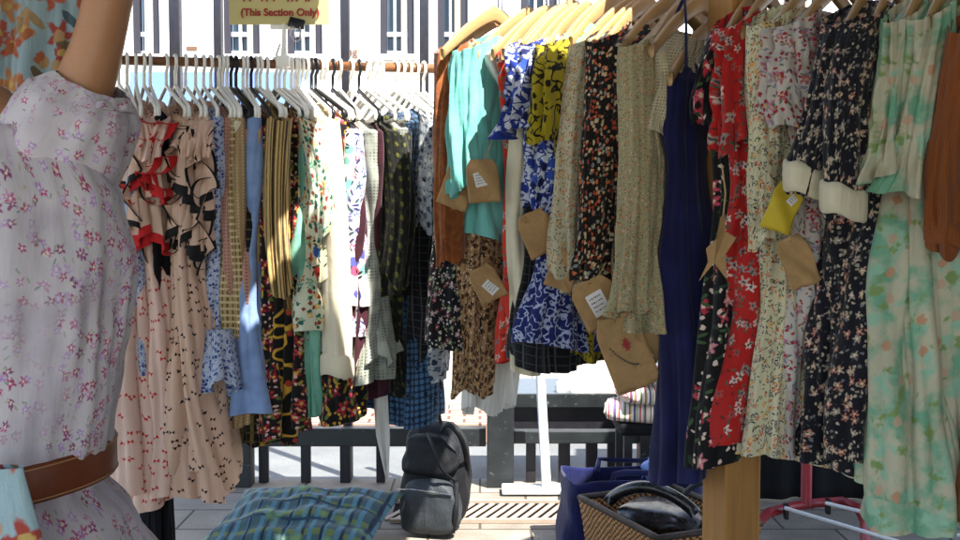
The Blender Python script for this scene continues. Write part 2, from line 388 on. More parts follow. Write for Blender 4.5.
def garment(rack, px, hem, label, cat, mat, shape='dress', name=None, hw=None, nw=.10, drop=.075, nfold=11, a0=.004, a1=.016, sleeve=None, dz=0.0,
            twist=0.0, hang='white', hlabel=None, ruffle=None, tier=None, extra=None, sway=0.0, seed=None, thick=1.0, group=None, hemd=None, fp=.8, part='body'):
    seed = seed or int(px * 13 + hem * 7 + len(label))
    g = np.random.default_rng(seed)
    if rack == 'R':
        drop = .125 if drop == .075 else drop; nw = .128 if nw == .10 else nw
        tip, s = right_tip(px); ax = RAX.copy(); HW = max(hw or (.15 if shape == 'tank' else HWR), .14)
        ang = math.atan2(ax.y, ax.x) + R(twist + g.uniform(-5, 5)); ax = Vector((math.cos(ang), math.sin(ang)))
        neck = Vector((tip.x - ax.x * HW, tip.y - ax.y * HW, tip.z + drop)); rodz = neck.z
        zh = P(px, hem, tip.y).z
    else:
        h = left_hook(px); HW = .195
        ang = R(-90 + 27 + twist + g.uniform(-6, 6)); ax = Vector((math.cos(ang), math.sin(ang)))
        neck = Vector((h.x, h.y, ROD_Z - .09)); tip = neck + Vector((ax.x, ax.y, 0)) * HW
        zh = P(px, hem, tip.y).z
    neck.z += dz
    H = neck.z - zh
    root = empty(name or cat.replace(' ', '_'), (neck.x, neck.y, zh), ang)
    tag(root, label, cat, group)
    pts = [(a, b * (hw or HW) / .2, c * thick * 1.15) for a, b, c in SHAPES[shape]]
    W = pts[0][1]
    A, UV = garment_shell(H, W, min(nw, W * .7), drop, pts, nfold, a0 * 1.3, a1 * 1.6, seed, sway=sway + g.uniform(-.03, .03), fp=fp)
    fast_grid(part, A, UV, mat, root)
    if sleeve:
        sl = dict(L=.5, r0=.07, r1=.05, lean=.0, m=mat); sl.update(sleeve); m2 = sl.pop('m'); cuff = sl.pop('cuff', None); both = sl.pop('both', True)
        for side in ((1, -1) if both else (1,)):
            SA, SU = sleeve_mesh(None, side, W, H, drop, seed=seed + side, **sl); last = SA[-1]
            so = fast_grid('sleeve', SA, SU, m2, root)
            if cuff:
                c = last.mean(0); cm = MB(); n = len(last); an_ = np.linspace(0, 2 * np.pi, n + 1)[:-1]; rm = np.abs(last - c).mean(0) * 1.5; rr = np.stack([rm[0] * .95 * np.cos(an_) * (1 + .04 * np.sin(3 * an_)), rm[1] * np.sin(an_) * (1 + .06 * np.cos(4 * an_)), .010 * np.cos(an_ + 1) + .003 * np.sin(4 * an_)], 1); B = []
                for i, (k, dzz) in enumerate(((1.05, .008), (1.22, .004), (1.25, -.004), (1.25, -cuff[1] * .6), (1.22, -cuff[1]), (1.15, -cuff[1] - .001), (1.1, -cuff[1] + .006))):
                    B.append(c + rr * [k, k, 1] + [0, 0, dzz + .012])
                cm.grid(np.array(B), wrap=True); cm.build('cuff', cuff[0], so)
    for q in (ruffle or []):
        make_ruffle(root, H, W, pts, drop, seed, **q)
    for q in (tier or []):
        make_tier(root, H, pts, drop, seed, **q)
    if extra: extra(root, H, W, pts, drop, ang)
    if hlabel is not False:
        kind = hang
        loc = Vector((neck.x, neck.y, neck.z - .004)) if kind == 'wood' else Vector((neck.x, neck.y, ROD_Z - .078))
        place_hanger(kind, loc, ang, hlabel or f"{ {'wood':'pale wooden','white':'white plastic','black':'black plastic'}[kind]} hanger holding the {' '.join(label.split()[:9])}")
    root['_x'] = 0; del root['_x']
    return root, ang, neck, zh, W

def surf(pts, drop, H, d, th):
    t = max(0, (d - drop)) / (H - drop); w, k = prof(pts, [t]); w, k = float(w[0]), float(k[0])
    if d < drop: w *= (max(d, .001) / drop) ** .8
    return np.array([w * np.cos(th), k * np.sin(th), H - d])

def make_ruffle(root, H, W, pts, drop, seed, d0, d1, th, width=.045, n=5, mats=None, swing=.75, name='ruffle', edge=2):
    """jabot: a strip running down the cloth, its free edge swinging from side to side"""
    g = np.random.default_rng(seed + int(d0 * 1000) + int(th * 50)); rows = 130; cols = 15; A = []; ph = g.uniform(0, 6.28)
    for i in range(rows):
        t = i / (rows - 1); d = d0 + (d1 - d0) * t; b = surf(pts, drop, H, d, th)
        nrm = np.array([math.cos(th), math.sin(th) * 1.2, 0]); nrm /= np.linalg.norm(nrm); tan = np.array([-nrm[1], nrm[0], 0])
        an = swing * math.sin(2 * math.pi * n * t + ph) + .15 * math.sin(2 * math.pi * n * 1.7 * t); r = []
        for j in range(cols):
            q = j / (cols - 1); w = width * (1 - .35 * t) * q
            p = b + nrm * (.006 + w * math.cos(an * q) * .75) + tan * w * math.sin(an * q) * 1.3 + np.array([0, 0, -.012 * q * math.cos(4 * math.pi * n * t + ph)])
            r.append(p)
        A.append(r)
    mb = MB(); mb.grid(A, mi=lambda i, j: 1 if j >= cols - 1 - edge else 0); mb.build(name, mats, root, solid=.0016)

def make_tier(root, H, pts, drop, seed, d, h=.10, out=.05, n=11, amp=.02, mats=None, name='ruffle', th0=-1.7, th1=1.7, edge=3):
    """flared frill sewn round the cloth at depth d"""
    g = np.random.default_rng(seed + int(d * 1000)); cols = 160; rows = 20; A = []; ph = g.uniform(0, 6.28, 3)
    for i in range(rows):
        q = i / (rows - 1); r = []
        for j in range(cols):
            th = th0 + (th1 - th0) * j / (cols - 1); b = surf(pts, drop, H, d + h * q, th)
            b[2] = H - d - h * q
            nrm = np.array([math.cos(th), math.sin(th), 0]); wv = math.sin(n * th + ph[0]) + .6 * math.sin(n * 1.6 * th + ph[1] + q)
            p = b + nrm * (.006 + out * q * .8 + amp * q * wv); p[2] += .02 * q * math.sin(n * .7 * th + ph[2])
            tan = np.array([-nrm[1], nrm[0], 0]); p = p + tan * amp * .8 * q * math.sin(2 * n * th + ph[1])
            r.append(p)
        A.append(r)
    mb = MB(); mb.grid(A, mi=lambda i, j: 1 if i >= rows - 1 - edge else 0); mb.build(name, mats, root, solid=.0016)

# ================================================================== materials
solid('hanger wood', '#b5905f', .42, vary=.10, scale=14, stretch=(1, 8, 8))
solid('steel', '#b0b0b2', .3, 1.0)
solid('white plastic', '#f4f1e6', .38, vary=.05, spec=.4)
solid('black plastic', '#17171a', .4, vary=.1, spec=.4)
solid('rail wood', '#8a5a35', .55, vary=.2, scale=22, stretch=(.4, 5, 5), bump=.2)
solid('post wood', '#ad7a3c', .6, vary=.3, scale=9, stretch=(9, 9, .45), bump=.3, dirt=(5, .66, '#8f5a20'))
solid('kraft', '#b08b5c', .85, vary=.2, scale=34, bump=.5, dirt=(26, .60, '#8f6d42'))
solid('yellow card', '#cbb02a', .75, vary=.15, scale=30, bump=.3)
solid('sticker', '#e4e0dc', .6, vary=.05)
solid('ink', '#3b3a40', .7); solid('red ink', '#a8242a', .7); solid('string', '#b79a6c', .9)
cloth('cream plain', '#d9d0b4', [('wash', 14, .45, .7, '#cfc4a6')], weave=700)
cloth('pink red bow', '#eecbb8', [('bow', 23, .26, .55, ['#cf2a26'])], transl=.15)
cloth('pink black bow', '#e2bda4', [('bow', 23, .26, .55, ['#141013'])], transl=.12)
cloth('pink plain', '#e6c2aa', transl=.12)
cloth('black trim', '#0e0c0e', rough=.7); cloth('red trim', '#c81f22', rough=.7)
cloth('blue white floral', '#b4bccd', [('bl', 60, .42, .6, ['#41538c', '#6f7fae', '#2f3f74']), ('leaf', 90, .4, .5, ['#51659c'])])
cloth('tan net', '#b39a6e', [('stripe', 95, .42, '#6f5938', 0), ('stripe', 60, .35, '#cdb98c', 1)])
cloth('beige gingham', '#c6ac80', [('stripe', 120, .5, '#9d8058', 0), ('stripe', 120, .5, '#aa8d63', 1)])
cloth('rose pink sheer', '#b78a78', [('dot', 110, .3, 1, ['#8f6052'])])
cloth('black plaid', '#15130f', [('stripe', 40, .2, '#6e5c33', 0), ('stripe', 40, .2, '#5a4b2c', 1)])
cloth('pale blue', '#87a1cc', [('wash', 18, .4, .7, '#7890bd')])
cloth('dark red floral', '#181312', [('fl', 20, .46, .75, ['#a02028', '#c23a40', '#7c1620'], '#d8b060'), ('leaf', 26, .5, .6, ['#5d6b2c', '#b09a3c']), ('bl', 45, .3, .35, ['#d0a8a0'])])
cloth('tan stripe', '#bfa269', [('stripe', 70, .4, '#6c532c', 0), ('stripe', 23, .18, '#3b2c1a', 0)])
cloth('black yellow swirl', '#12100d', [('vein', 16, .05, '#c79a34'), ('bl', 20, .3, .35, ['#a8382c'])])
cloth('mint floral', '#cfd3b8', [('fl', 22, .46, .55, ['#3f9a84', '#c85a34', '#70a890', '#d8a048'], '#e8d890'), ('bl', 34, .4, .5, ['#275e4c', '#8a3a2a'])])
cloth('multi floral', '#c9c0a0', [('bl', 18, .5, .7, ['#345a9c', '#b8382c', '#d8923c', '#20201e']), ('leaf', 34, .5, .5, ['#2e5230', '#16140f'])])
cloth('mint plain', '#6fae98', [('wash', 12, .4, .6, '#82bba6')])
cloth('ivory suiting', '#d8cdb2', weave=1100, bump=.15)
cloth('black rose', '#131013', [('fl', 15, .48, .8, ['#b02a34', '#8a1a26', '#c8525a'], '#e0b0a0'), ('leaf', 22, .5, .6, ['#5f7030', '#a88a34']), ('bl', 40, .3, .4, ['#c89a38'])])
cloth('lilac floral', '#c9c6d2', [('fl', 22, .45, .7, ['#5a64a8', '#b8608c', '#7a88b8', '#a03c54'], '#e8e4d0'), ('leaf', 30, .5, .5, ['#2f4f56', '#3a3c68'])])
cloth('white pink print', '#d9d2d4', [('bl', 16, .45, .5, ['#c04a6c', '#4a5090', '#6ea09c']), ('leaf', 26, .4, .4, ['#222'+'428'])])
cloth('maroon', '#3c1420', [('wash', 20, .4, .7, '#2a0c16')])
cloth('green yellow dots', '#12140e', [('dot', 30, .22, 1, ['#5c5a20']), ('bl', 40, .35, .4, ['#28301c'])])
cloth('grey dotted', '#8f9389', [('dot', 120, .28, 1, ['#4e534e']), ('wash', 20, .4, .65, '#a3a79b')])
cloth('navy grid', '#1a2a40', [('dot', 62, .42, 1, ['#3e5f80']), ('bl', 30, .3, .3, ['#101826'])])
cloth('grey floral', '#9aa0a6', [('bl', 34, .45, .6, ['#2b3448', '#505a70', '#c8c8c4']), ('leaf', 50, .4, .5, ['#1f2836'])])
cloth('brown plain', '#53391f', [('wash', 15, .4, .7, '#664626')])
cloth('black small floral', '#15151a', [('fl', 34, .45, .6, ['#b09aa0', '#8c4450', '#6e7c60'], '#d0c0a0'), ('bl', 60, .3, .3, ['#c8c4b8'])])
cloth('rust suede', '#8a4c20', [('wash', 10, .38, .62, '#733c18'), ('wash', 60, .45, .7, '#9a5a2a')], weave=1600, sheen=.4)
cloth('leopard brown', '#a3805a', [('bl', 36, .45, .8, ['#3f2a1c', '#5c3e26']), ('bl', 70, .3, .4, ['#d4c2a0'])])
cloth('aqua', '#76bfb6', [('wash', 9, .4, .7, '#6ab2a9')], transl=.1)
cloth('red grey floral', '#c8311f', [('fl', 24, .44, .5, ['#a89c94', '#d8b0a4', '#6c7880'], '#40505c'), ('leaf', 34, .4, .4, ['#7d2a20', '#5e6a48'])])
cloth('black check', '#101114', [('stripe', 32, .12, '#4a4c50', 0), ('stripe', 50, .12, '#3a3c40', 1)])
cloth('blue paisley', '#c4cad8', [('vein', 50, .06, '#1f3384'), ('bl', 22, .5, .55, ['#20368c', '#2f4ea8', '#141c50'])])
cloth('navy embroidered', '#1a2563', [('vein', 42, .035, '#a8b0cc'), ('fl', 16, .4, .35, ['#a9b0c6'], '#1a2563')])
cloth('yellow black', '#a2921c', [('vein', 24, .026, '#1a1608'), ('bl', 30, .35, .3, ['#221c0a']), ('leaf', 40, .4, .4, ['#2c260e'])])
cloth('sage orange floral', '#bdb497', [('fl', 44, .42, .5, ['#b85a2c', '#a87a3c', '#c88c64'], '#e0c890'), ('leaf', 70, .42, .6, ['#5d6248', '#7a7558'])])
cloth('black confetti', '#16120f', [('bl', 55, .42, .62, ['#c8683c', '#b8a888', '#a8442c', '#8c8c84', '#d0b088']), ('leaf', 70, .35, .3, ['#4a4038'])])
cloth('sage ditsy', '#a39a76', [('fl', 62, .44, .48, ['#a8623c', '#b87a50', '#c8a080'], '#d8c89a'), ('leaf', 84, .44, .75, ['#5f6444', '#77765a', '#8b8a70'])])
cloth('lace', '#cbbf9f', [('dot', 150, .36, 1, ['#8a8066']), ('wash', 40, .45, .6, '#b8ab8a')], bump=.6)
cloth('navy plain', '#15163f', [('wash', 10, .4, .7, '#1a1c4c')], weave=1000)
cloth('black pink rose', '#100e10', [('fl', 17, .46, .42, ['#c4485c', '#d88c90', '#b83444'], '#e8c8b0'), ('leaf', 26, .46, .5, ['#3f5836', '#2a3c28']), ('bl', 40, .3, .25, ['#d8c0b0'])])
cloth('red white floral', '#b0211e', [('fl', 26, .46, .62, ['#b8a498', '#d8c4b8', '#8e8a84', '#a85048'], '#3c4450'), ('leaf', 40, .4, .45, ['#5e2a20', '#4a5a48'])])
cloth('cream ditsy', '#cfc6a4', [('fl', 46, .44, .52, ['#c8501c', '#c43428', '#d8902c', '#3c4a6c', '#4f6a44'], '#e8d080'), ('leaf', 62, .44, .62, ['#54624a', '#6c6f60', '#38404c'])])
cloth('white pink chiffon', '#cfc6bc', [('fl', 24, .46, .5, ['#c0708c', '#b8586c', '#a890a8'], '#d8b070'), ('leaf', 40, .42, .55, ['#6e7c6c', '#8a8ea0']), ('bl', 60, .35, .3, ['#a8343c'])], transl=.15)
cloth('black cream floral', '#14131c', [('fl', 30, .44, .42, ['#c09c84', '#b87a68', '#a89888'], '#d8c8a8'), ('bl', 56, .32, .42, ['#9c9280', '#6e6a70', '#b8a890']), ('leaf', 60, .35, .3, ['#3c4238'])])
cloth('cuff cream', '#cfc6aa', weave=500)
cloth('green wash floral', '#cfc8ac', [('wash', 13, .46, .62, '#7fb796', 4), ('wash', 19, .54, .64, '#a3cdb0', 3.5), ('wash', 24, .58, .66, '#8da565', 3), ('bl', 15, .26, .22, ['#cf9f7e', '#d2b094'])], transl=.2, bump=.2)
cloth('rust red', '#744226', [('wash', 14, .4, .65, '#7e4219'), ('stripe', 150, .4, '#86481b', 0)])
cloth('orange brown', '#8f5520', [('wash', 14, .4, .65, '#7a4719')])
cloth('striped textile', '#d8cfc8', [('stripe', 45, .3, '#b83c4c', 1), ('stripe', 24, .22, '#4a5078', 1), ('stripe', 36, .16, '#8a9a54', 1)])
cloth('blue rose print', '#a9c3c9', [('fl', 16, .5, .6, ['#b8402c', '#c85c3c', '#d08a50', '#a42828'], '#d8b060'), ('leaf', 18, .46, .6, ['#7c6c50', '#5c7078', '#b09468']), ('bl', 26, .36, .35, ['#c07048', '#c8a070'])], pscale=1.35)
cloth('person dress print', '#cfc6c9', [('fl', 36, .44, .36, ['#ac2f66', '#bc4a80', '#8c3470'], '#e8d8c0'), ('fl', 36, .38, .36, ['#b48cc0', '#c4a0cc', '#c88cb0'], '#d8d0d8'), ('leaf', 48, .36, .25, ['#a8b0a0', '#c0b8a0', '#98a098']), ('wash', 12, .45, .7, '#beb4bb')], bump=.13, pscale=1.9)
cloth('grey lace', '#8f8d92', [('dot', 160, .34, 1, ['#5c5860']), ('fl', 33, .42, .34, ['#a04070'])], bump=.6)
cloth('plaid', '#3b5254', [('stripe', 11, .25, '#5f6c3e', 1), ('stripe', 19, .35, '#4a7280', 0), ('stripe', 13, .16, '#14263a', 0), ('stripe', 9, .10, '#1c3444', 1), ('wash', 9, .55, .7, '#6f8a5a')], crease=True)
cloth('tote blue', '#10174a', [('wash', 8, .4, .7, '#0d123a')], weave=400)
cloth('black nylon', '#16171a', rough=.6, weave=600, sheen=0); cloth('grey nylon', '#34383c', rough=.55, weave=600, sheen=0)
cloth('black cloth', '#0c0d12', weave=500, sheen=0); cloth('white cotton', '#d8d6d0')
solid('skin', '#b8835c', .48, vary=.09, scale=45, spec=.45, bump=.18, dirt=(9, .58, '#a87050')); solid('hair', '#20150e', .5, vary=.3, scale=60, stretch=(8, 8, 1))
solid('belt leather', '#7a3a18', .45, vary=.18, scale=26, bump=.12); solid('stitch', '#b98a5c', .8); solid('brass', '#9c7a34', .3, 1.0)
solid('black leather', '#101116', .28, vary=.15, scale=40, spec=.6); solid('dark weave', '#2a1c12', .7, bump=.3)
solid('fence paint', '#1e2325', .5, vary=.25, scale=12, bump=.2, dirt=(30, .62, '#5c6668'))
solid('black iron', '#1d1b22', .5, vary=.2); solid('white paint', '#d4d6d8', .4, vary=.06)
solid('red paint', '#8e2428', .38, vary=.12); solid('bench grey', '#4d5863', .6, vary=.15)
solid('paper', '#dcdcda', .8, vary=.05); solid('iron grate', '#4a4542', .6, vary=.2, scale=40)
solid('canopy cloth', '#7a766e', .9, vary=.05)

# ================================================================== hangers
hang_wood = make_wood_hanger(); hang_white = make_plastic_hanger('plastic_hanger', 'white plastic'); hang_black = make_plastic_hanger('plastic_hanger', 'black plastic')

def to_local(root, p):
    a = -root.rotation_euler.z; d = Vector(p) - root.location
    return Vector((d.x * math.cos(a) - d.y * math.sin(a), d.x * math.sin(a) + d.y * math.cos(a), d.z))
def price_tag(root, px, py, D, w, h, roll, mat='kraft', sticker=None, ink=None, shape=None, yaw=0, string=None):
    w *= .88; h *= .88; c = P(px, py, D); mb = MB(); rm = Matrix.Rotation(R(yaw), 3, 'Z') @ Matrix.Rotation(R(roll), 3, 'Y') @ Matrix.Rotation(R(8), 3, 'X')
    def W(p): return tuple(to_local(root, c + rm @ Vector(p)))
    g = random.Random(int(px * 7 + py)); cs = [(g.uniform(3, 9), g.uniform(3, 9), g.uniform(0, 6.28)) for _ in range(4)]
    def dent(a, b): return .0022 * sum(math.sin(p * a + q * b + r) for p, q, r in cs) + .012 * (a * a) * g_bend + .010 * b * g_curl
    g_bend, g_curl = g.uniform(-1, 1), g.uniform(-1, 1)
    if shape:
        n = len(shape)
        for y in (-.001, .001):
            for a, b in shape: mb.v.append(W((a * w, y + dent(a, b) * 2, b * h)))
        mb.face(list(range(n))); mb.face(list(range(n, 2 * n))[::-1])
        for i in range(n): j = (i + 1) % n; mb.face([j, i, n + i, n + j])
        t = mb.build('paper_tag', mat, root, smooth=False)
    else:
        N = 14; A = []; e = [[g.uniform(-.012, .012) for _ in range(N + 1)] for _ in range(2)]
        for i in range(N + 1):
            b = -.5 + i / N; k = 1 - max(0, b - .30) * 1.6; k += .012 * math.sin(5 * b + cs[0][2]); r_ = []
            for q in range(N + 1):
                a = -.5 + q / N; bb = b + (e[0][q] if i == 0 else e[1][q] if i == N else 0) + .014 * math.sin(4 * a + cs[1][2]); r_.append(W((a * k * w, dent(a, b), bb * h)))
            A.append(r_)
        mb.grid(A); t = mb.build('paper_tag', mat, root, solid=.0014)
    if sticker:
        sx, sy, sw, sh, sr = sticker; q = MB(); m2 = Matrix.Rotation(R(sr), 3, 'Y')
        for dx, dz in ((-1, -1), (1, -1), (1, 1), (-1, 1)):
            v = m2 @ Vector((dx * sw / 2, 0, dz * sh / 2)); q.v.append(W((v.x + sx * w, -.0035 + dent(sx, sy), v.z + sy * h)))
        for dx, dz in ((-1, -1), (1, -1), (1, 1), (-1, 1)):
            v = m2 @ Vector((dx * sw / 2, 0, dz * sh / 2)); q.v.append(W((v.x + sx * w, -.0024 + dent(sx, sy), v.z + sy * h)))
        q.face([0, 1, 2, 3]); q.face([7, 6, 5, 4])
        for i in range(4): j = (i + 1) % 4; q.face([j, i, 4 + i, 4 + j])
        # faint printed rows
        for k in range(4):
            x_ = -.72
            while x_ < .6:
                l_ = g.uniform(.06, .22); b = len(q.v)
                for dx, dz in ((x_, -.06), (x_ + l_, -.06 + g.uniform(-.04, .04)), (x_ + l_, .05), (x_, .06)):
                    v = m2 @ Vector((dx * sw / 2, 0, (dz + .6 - k * .38) * sh / 2)); q.v.append(W((v.x + sx * w, -.0042 + dent(sx, sy), v.z + sy * h)))
                q.face([b, b + 1, b + 2, b + 3], mi=1); x_ += l_ + g.uniform(.04, .14)
        q.build('sticker', ['sticker', 'ink'], t, smooth=False)
    if ink:
        for (ix, iy, ir, mi_) in ink:
            q = MB(); b = len(q.v)
            for k in range(20):
                an = 2 * math.pi * k / 20; rr = ir * (.62 + .38 * math.cos(5 * an)); q.v.append(W((ix * w + rr * math.cos(an), -.0035 + dent(ix, iy), iy * h + rr * math.sin(an))))
            q.face([b + k for k in range(20)], mi=mi_); q.build('printed_mark', ['red ink', 'ink'], t, smooth=False)
    if string:
        q = MB(); s0 = c + rm @ Vector((0, -.002, h * .42)); s1 = P(string[0], string[1], D + .03)
        q.tube([to_local(root, s0), to_local(root, (s0 + s1) / 2 + Vector((.004, -.01, 0))), to_local(root, s1)], .0016, 6); q.build('string', 'string', root)
    return t

# ================================================================== right rail, far end to near end
W = 'wood'
garment('R', 441, 342, 'black dress with tiny pink flowers, furthest garment of the wooden hanger rail', 'dress', 'black small floral', hang=W, hlabel='wooden hanger at the far end of the right rail, holding the black tiny flowered dress')
g_rust, *_ = garment('R', 449, 345, 'rust brown suede top with long plain front beside the aqua tunic', 'top', 'rust suede', 'shirt', hang=W, nfold=8, a1=.014, sleeve=dict(L=.52, r0=.06, r1=.05, m='rust suede'))
garment('R', 455, 394, 'brown mottled blouse hanging lowest under the aqua tunic', 'blouse', 'leopard brown', 'narrow', hang=W, sway=.09, a1=.010, hw=.125)
garment('R', 446, 418, 'plain white blouse whose hem ends beside the brown mottled blouse', 'blouse', 'white cotton', 'narrow', hang=W, sway=.05, a1=.012)
g_aqua, *_ = garment('R', 471, 240, 'plain aqua tunic with a kraft paper tag at its front', 'tunic', 'aqua', 'shirt', hang=W, nfold=7, a1=.02, thick=1.2, sleeve=dict(L=.34, r0=.065, r1=.06, amp=.012))
g_red, *_ = garment('R', 497, 362, 'long red dress with grey blossoms between the aqua tunic and a cream dress', 'dress', 'red grey floral', 'slim', hang=W, a1=.01)
garment('R', 510, 370, 'plain cream dress edging out beside the long red dress', 'dress', 'cream plain', 'slim', hang=W, a1=.008)
g_chk, *_ = garment('R', 520, 368, 'black dress with faint white checks under the blue paisley top', 'dress', 'black check', 'dress', hang=W, hw=.19)
garment('R', 527, 215, 'blue and white paisley top with loose ruched sleeve', 'top', 'blue paisley', 'shirt', hang=W, sleeve=dict(L=.20, r0=.075, r1=.07, amp=.02, nf=9), nfold=13, a1=.02)
g_nav, *_ = garment('R', 540, 348, 'navy dress with white embroidered swirls and scalloped hem', 'dress', 'navy embroidered', 'flared', hang=W, hw=.19)
garment('R', 551, 362, 'mustard yellow dress with black line drawings and puffed short sleeve', 'dress', 'yellow black', 'taper', hang=W, hw=.20, sway=-.03, sleeve=dict(L=.21, r0=.075, r1=.065, amp=.012))
g_sof, *_ = garment('R', 573, 300, 'cream dress with small orange blossoms beside the mustard yellow dress', 'dress', 'sage orange floral', 'slim', hang=W, nfold=14, a0=.008, a1=.014, sleeve=dict(L=.5, r0=.055, r1=.05, m='sage orange floral'))
garment('R', 596, 285, 'black long sleeved blouse speckled with orange and cream petals', 'blouse', 'black confetti', 'shirt', hang=W, nfold=14, a0=.008, a1=.018, sleeve=dict(L=.48, r0=.065, r1=.05))
g_sage, *_ = garment('R', 634, 325, 'sage green shirt with tiny rust blossoms and long hanging sleeves', 'shirt', 'sage ditsy', 'shirt', hang=W, nfold=15, a0=.008, a1=.024, thick=1.25, dz=-.015, sleeve=dict(L=.56, r0=.062, r1=.055, flare=(.86, .012), amp=.008))
garment('R', 655, 135, 'short cream lace top squeezed between the sage shirt and navy dress', 'top', 'lace', 'slim', hang=W, nfold=12, a0=.004, a1=.008, dz=-.02, hw=.16, twist=0)

for px, hem, lab, mat, kind, dz in [(487, 300, 'plain white top strip between the aqua tunic and red dress', 'white cotton', 'top', .0), (515, 335, 'plain white dress strip left of the black checked dress', 'white cotton', 'dress', .01),
        (563, 262, 'aqua plain top strip behind the mustard dress', 'aqua', 'top', .015), (584, 285, 'plain cream top strip beside the orange blossom dress', 'cream plain', 'top', .0),
        (616, 270, 'second black petal blouse pressed against the sage shirt', 'black confetti', 'blouse', .0), (640, 318, 'second sage blossom shirt, next to the lace top', 'sage ditsy', 'shirt', -.01)]:
    garment('R', px, hem, lab, kind, mat, 'narrow' if kind != 'shirt' and kind != 'blouse' else 'shirt', hang=W, dz=dz, nfold=12, a0=.006, a1=.016, hlabel='wooden hanger of the ' + lab.split(',')[0])

def straps(root, H, Wd, pts, drop, ang):
    for s in (1, -1):
        mb = MB(); x0 = s * Wd * .80
        mb.tube([(x0, .02, H - drop * .8), (x0 * .96, .015, H), (x0 * .8, 0, H + .05), (x0 * .62, 0, H + .058), (x0 * .8, -.004, H + .046), (x0 * .96, -.015, H), (x0, -.02, H - drop * .8)], .0045, 8, flat=.5)
        mb.build('strap', 'navy plain', root)
g_navy, *_ = garment('R', 664, 482, 'long plain navy sleeveless dress with thin straps and gathered waist', 'dress', 'navy plain', 'gathered', hang=W, nfold=10, a0=.003, a1=.013, dz=-.075, extra=straps, thick=1.1, twist=0, hw=.185)
garment('R', 714, 462, 'black dress with pink roses hanging beside the navy sleeveless dress', 'dress', 'black pink rose', 'dress', hang=W, a1=.014, sleeve=dict(L=.17, r0=.05, r1=.045))
garment('R', 731, 445, 'bright red dress with pale grey flowers above the wooden post', 'dress', 'red white floral', 'dress', hang=W, a1=.018, dz=.01, sleeve=dict(L=.24, r0=.056, r1=.05, amp=.012))
g_cream, *_ = garment('R', 764, 462, 'cream dress covered in tiny red and orange flowers, in front of the post', 'dress', 'cream ditsy', 'dress', hang=W, nfold=16, a0=.01, a1=.02, thick=1.2, dz=.01, sway=.03, sleeve=dict(L=.42, r0=.06, r1=.05))
garment('R', 786, 468, 'sheer white dress with pink blossoms and short sleeve beside the black cuffed dress', 'dress', 'white pink chiffon', 'shirt', hang=W, nfold=12, a0=.006, a1=.02, sleeve=dict(L=.19, r0=.07, r1=.075, amp=.014))
garment('R', 832, 470, 'black dress with peach flowers and thick cream cuffs', 'dress', 'black cream floral', 'dress', hang=W, nfold=14, a0=.006, a1=.02, thick=1.35, sleeve=dict(L=.30, r0=.066, r1=.048, cuff=('cuff cream', .044), lean=.085, amp=.008))
garment('R', 858, 466, 'black dress with peach flowers, half hidden behind the pale green chiffon', 'dress', 'black cream floral', 'dress', hang=W, nfold=13, a0=.006, a1=.02, thick=1.3, seed=4411, sleeve=dict(L=.335, r0=.066, r1=.048, cuff=('cuff cream', .044), lean=.11))
garment('R', 889, 484, 'pale green and cream chiffon dress with ruffled sleeve, its hem ending higher', 'dress', 'green wash floral', 'straight', hang=W, nfold=10, a0=.006, a1=.022, thick=1.2, sleeve=dict(L=.27, r0=.052, r1=.044, flare=(.72, .022), amp=.012, lean=.05))
garment('R', 912, 522, 'pale green and cream chiffon dress reaching lowest, beside the rust jacket', 'dress', 'green wash floral', 'straight', hang=W, nfold=10, a0=.006, a1=.022, thick=1.2, seed=8712, twist=-2, sleeve=dict(L=.30, r0=.055, r1=.046, flare=(.72, .02), amp=.012, lean=.03))
garment('R', 957, 240, 'short rust jacket with turned cuff at the right edge', 'jacket', 'rust red', 'shirt', hang=W, dz=-.03, nfold=7, a1=.012, sleeve=dict(L=.36, r0=.06, r1=.052, cuff=('rust red', .03)))
garment('R', 985, 515, 'long orange brown skirt dress below the rust jacket', 'dress', 'orange brown', 'dress', hang=W, nfold=8)

def tipd(px): return right_tip(px)[0].y
price_tag(g_rust, 458, 186, tipd(452) - .07, .085, .125, 20, ink=[(0, .1, .012, 1)], string=(470, 152))
price_tag(g_aqua, 483, 181, tipd(474) - .09, .085, .115, -6, sticker=(-.05, .05, .032, .034, -8), string=(492, 140))
price_tag(g_rust, 487, 284, tipd(474) - .08, .075, .10, -28, sticker=(.1, -.1, .03, .035, -20), string=(482, 255))
price_tag(g_chk, 538, 233, tipd(522) - .07, .085, .115, -24, string=(545, 205))
price_tag(g_nav, 563, 270, tipd(545) - .07, .072, .10, 18, ink=[(0, 0, .012, 1)], string=(560, 230))
price_tag(g_sof, 598, 303, tipd(578) - .07, .105, .125, -26, sticker=(.0, .0, .038, .052, -4), string=(606, 262))
price_tag(g_sof, 626, 352, tipd(600) - .07, .11, .19, -22, ink=[(.02, .10, .008, 0), (.10, .10, .008, 0), (.06, .15, .008, 0), (.06, .05, .008, 0)] + [(-.30 + .035 * q, .12 - .045 * q + .0016 * q * q, .0034, 1) for q in range(14)], string=(618, 300))
price_tag(g_sage, 645, 345, tipd(604) - .03, .09, .12, 26, sticker=(.1, -.2, .03, .03, 20))
star = [(-.5, -.5), (-.1, -.2), (.4, -.45), (.22, -.05), (.5, .2), (.15, .28), (.05, .55), (-.1, .5), (-.16, .18), (-.42, .0), (-.28, -.2)]
price_tag(g_navy, 719, 250, tipd(710) - .09, .066, .145, 4, shape=star, string=(722, 165))
price_tag(g_cream, 784, 207, tipd(760) - .12, .062, .105, 18, mat='yellow card', sticker=(.2, .2, .014, .024, 25))
price_tag(g_cream, 798, 262, tipd(762) - .10, .066, .11, -24, string=(786, 215))

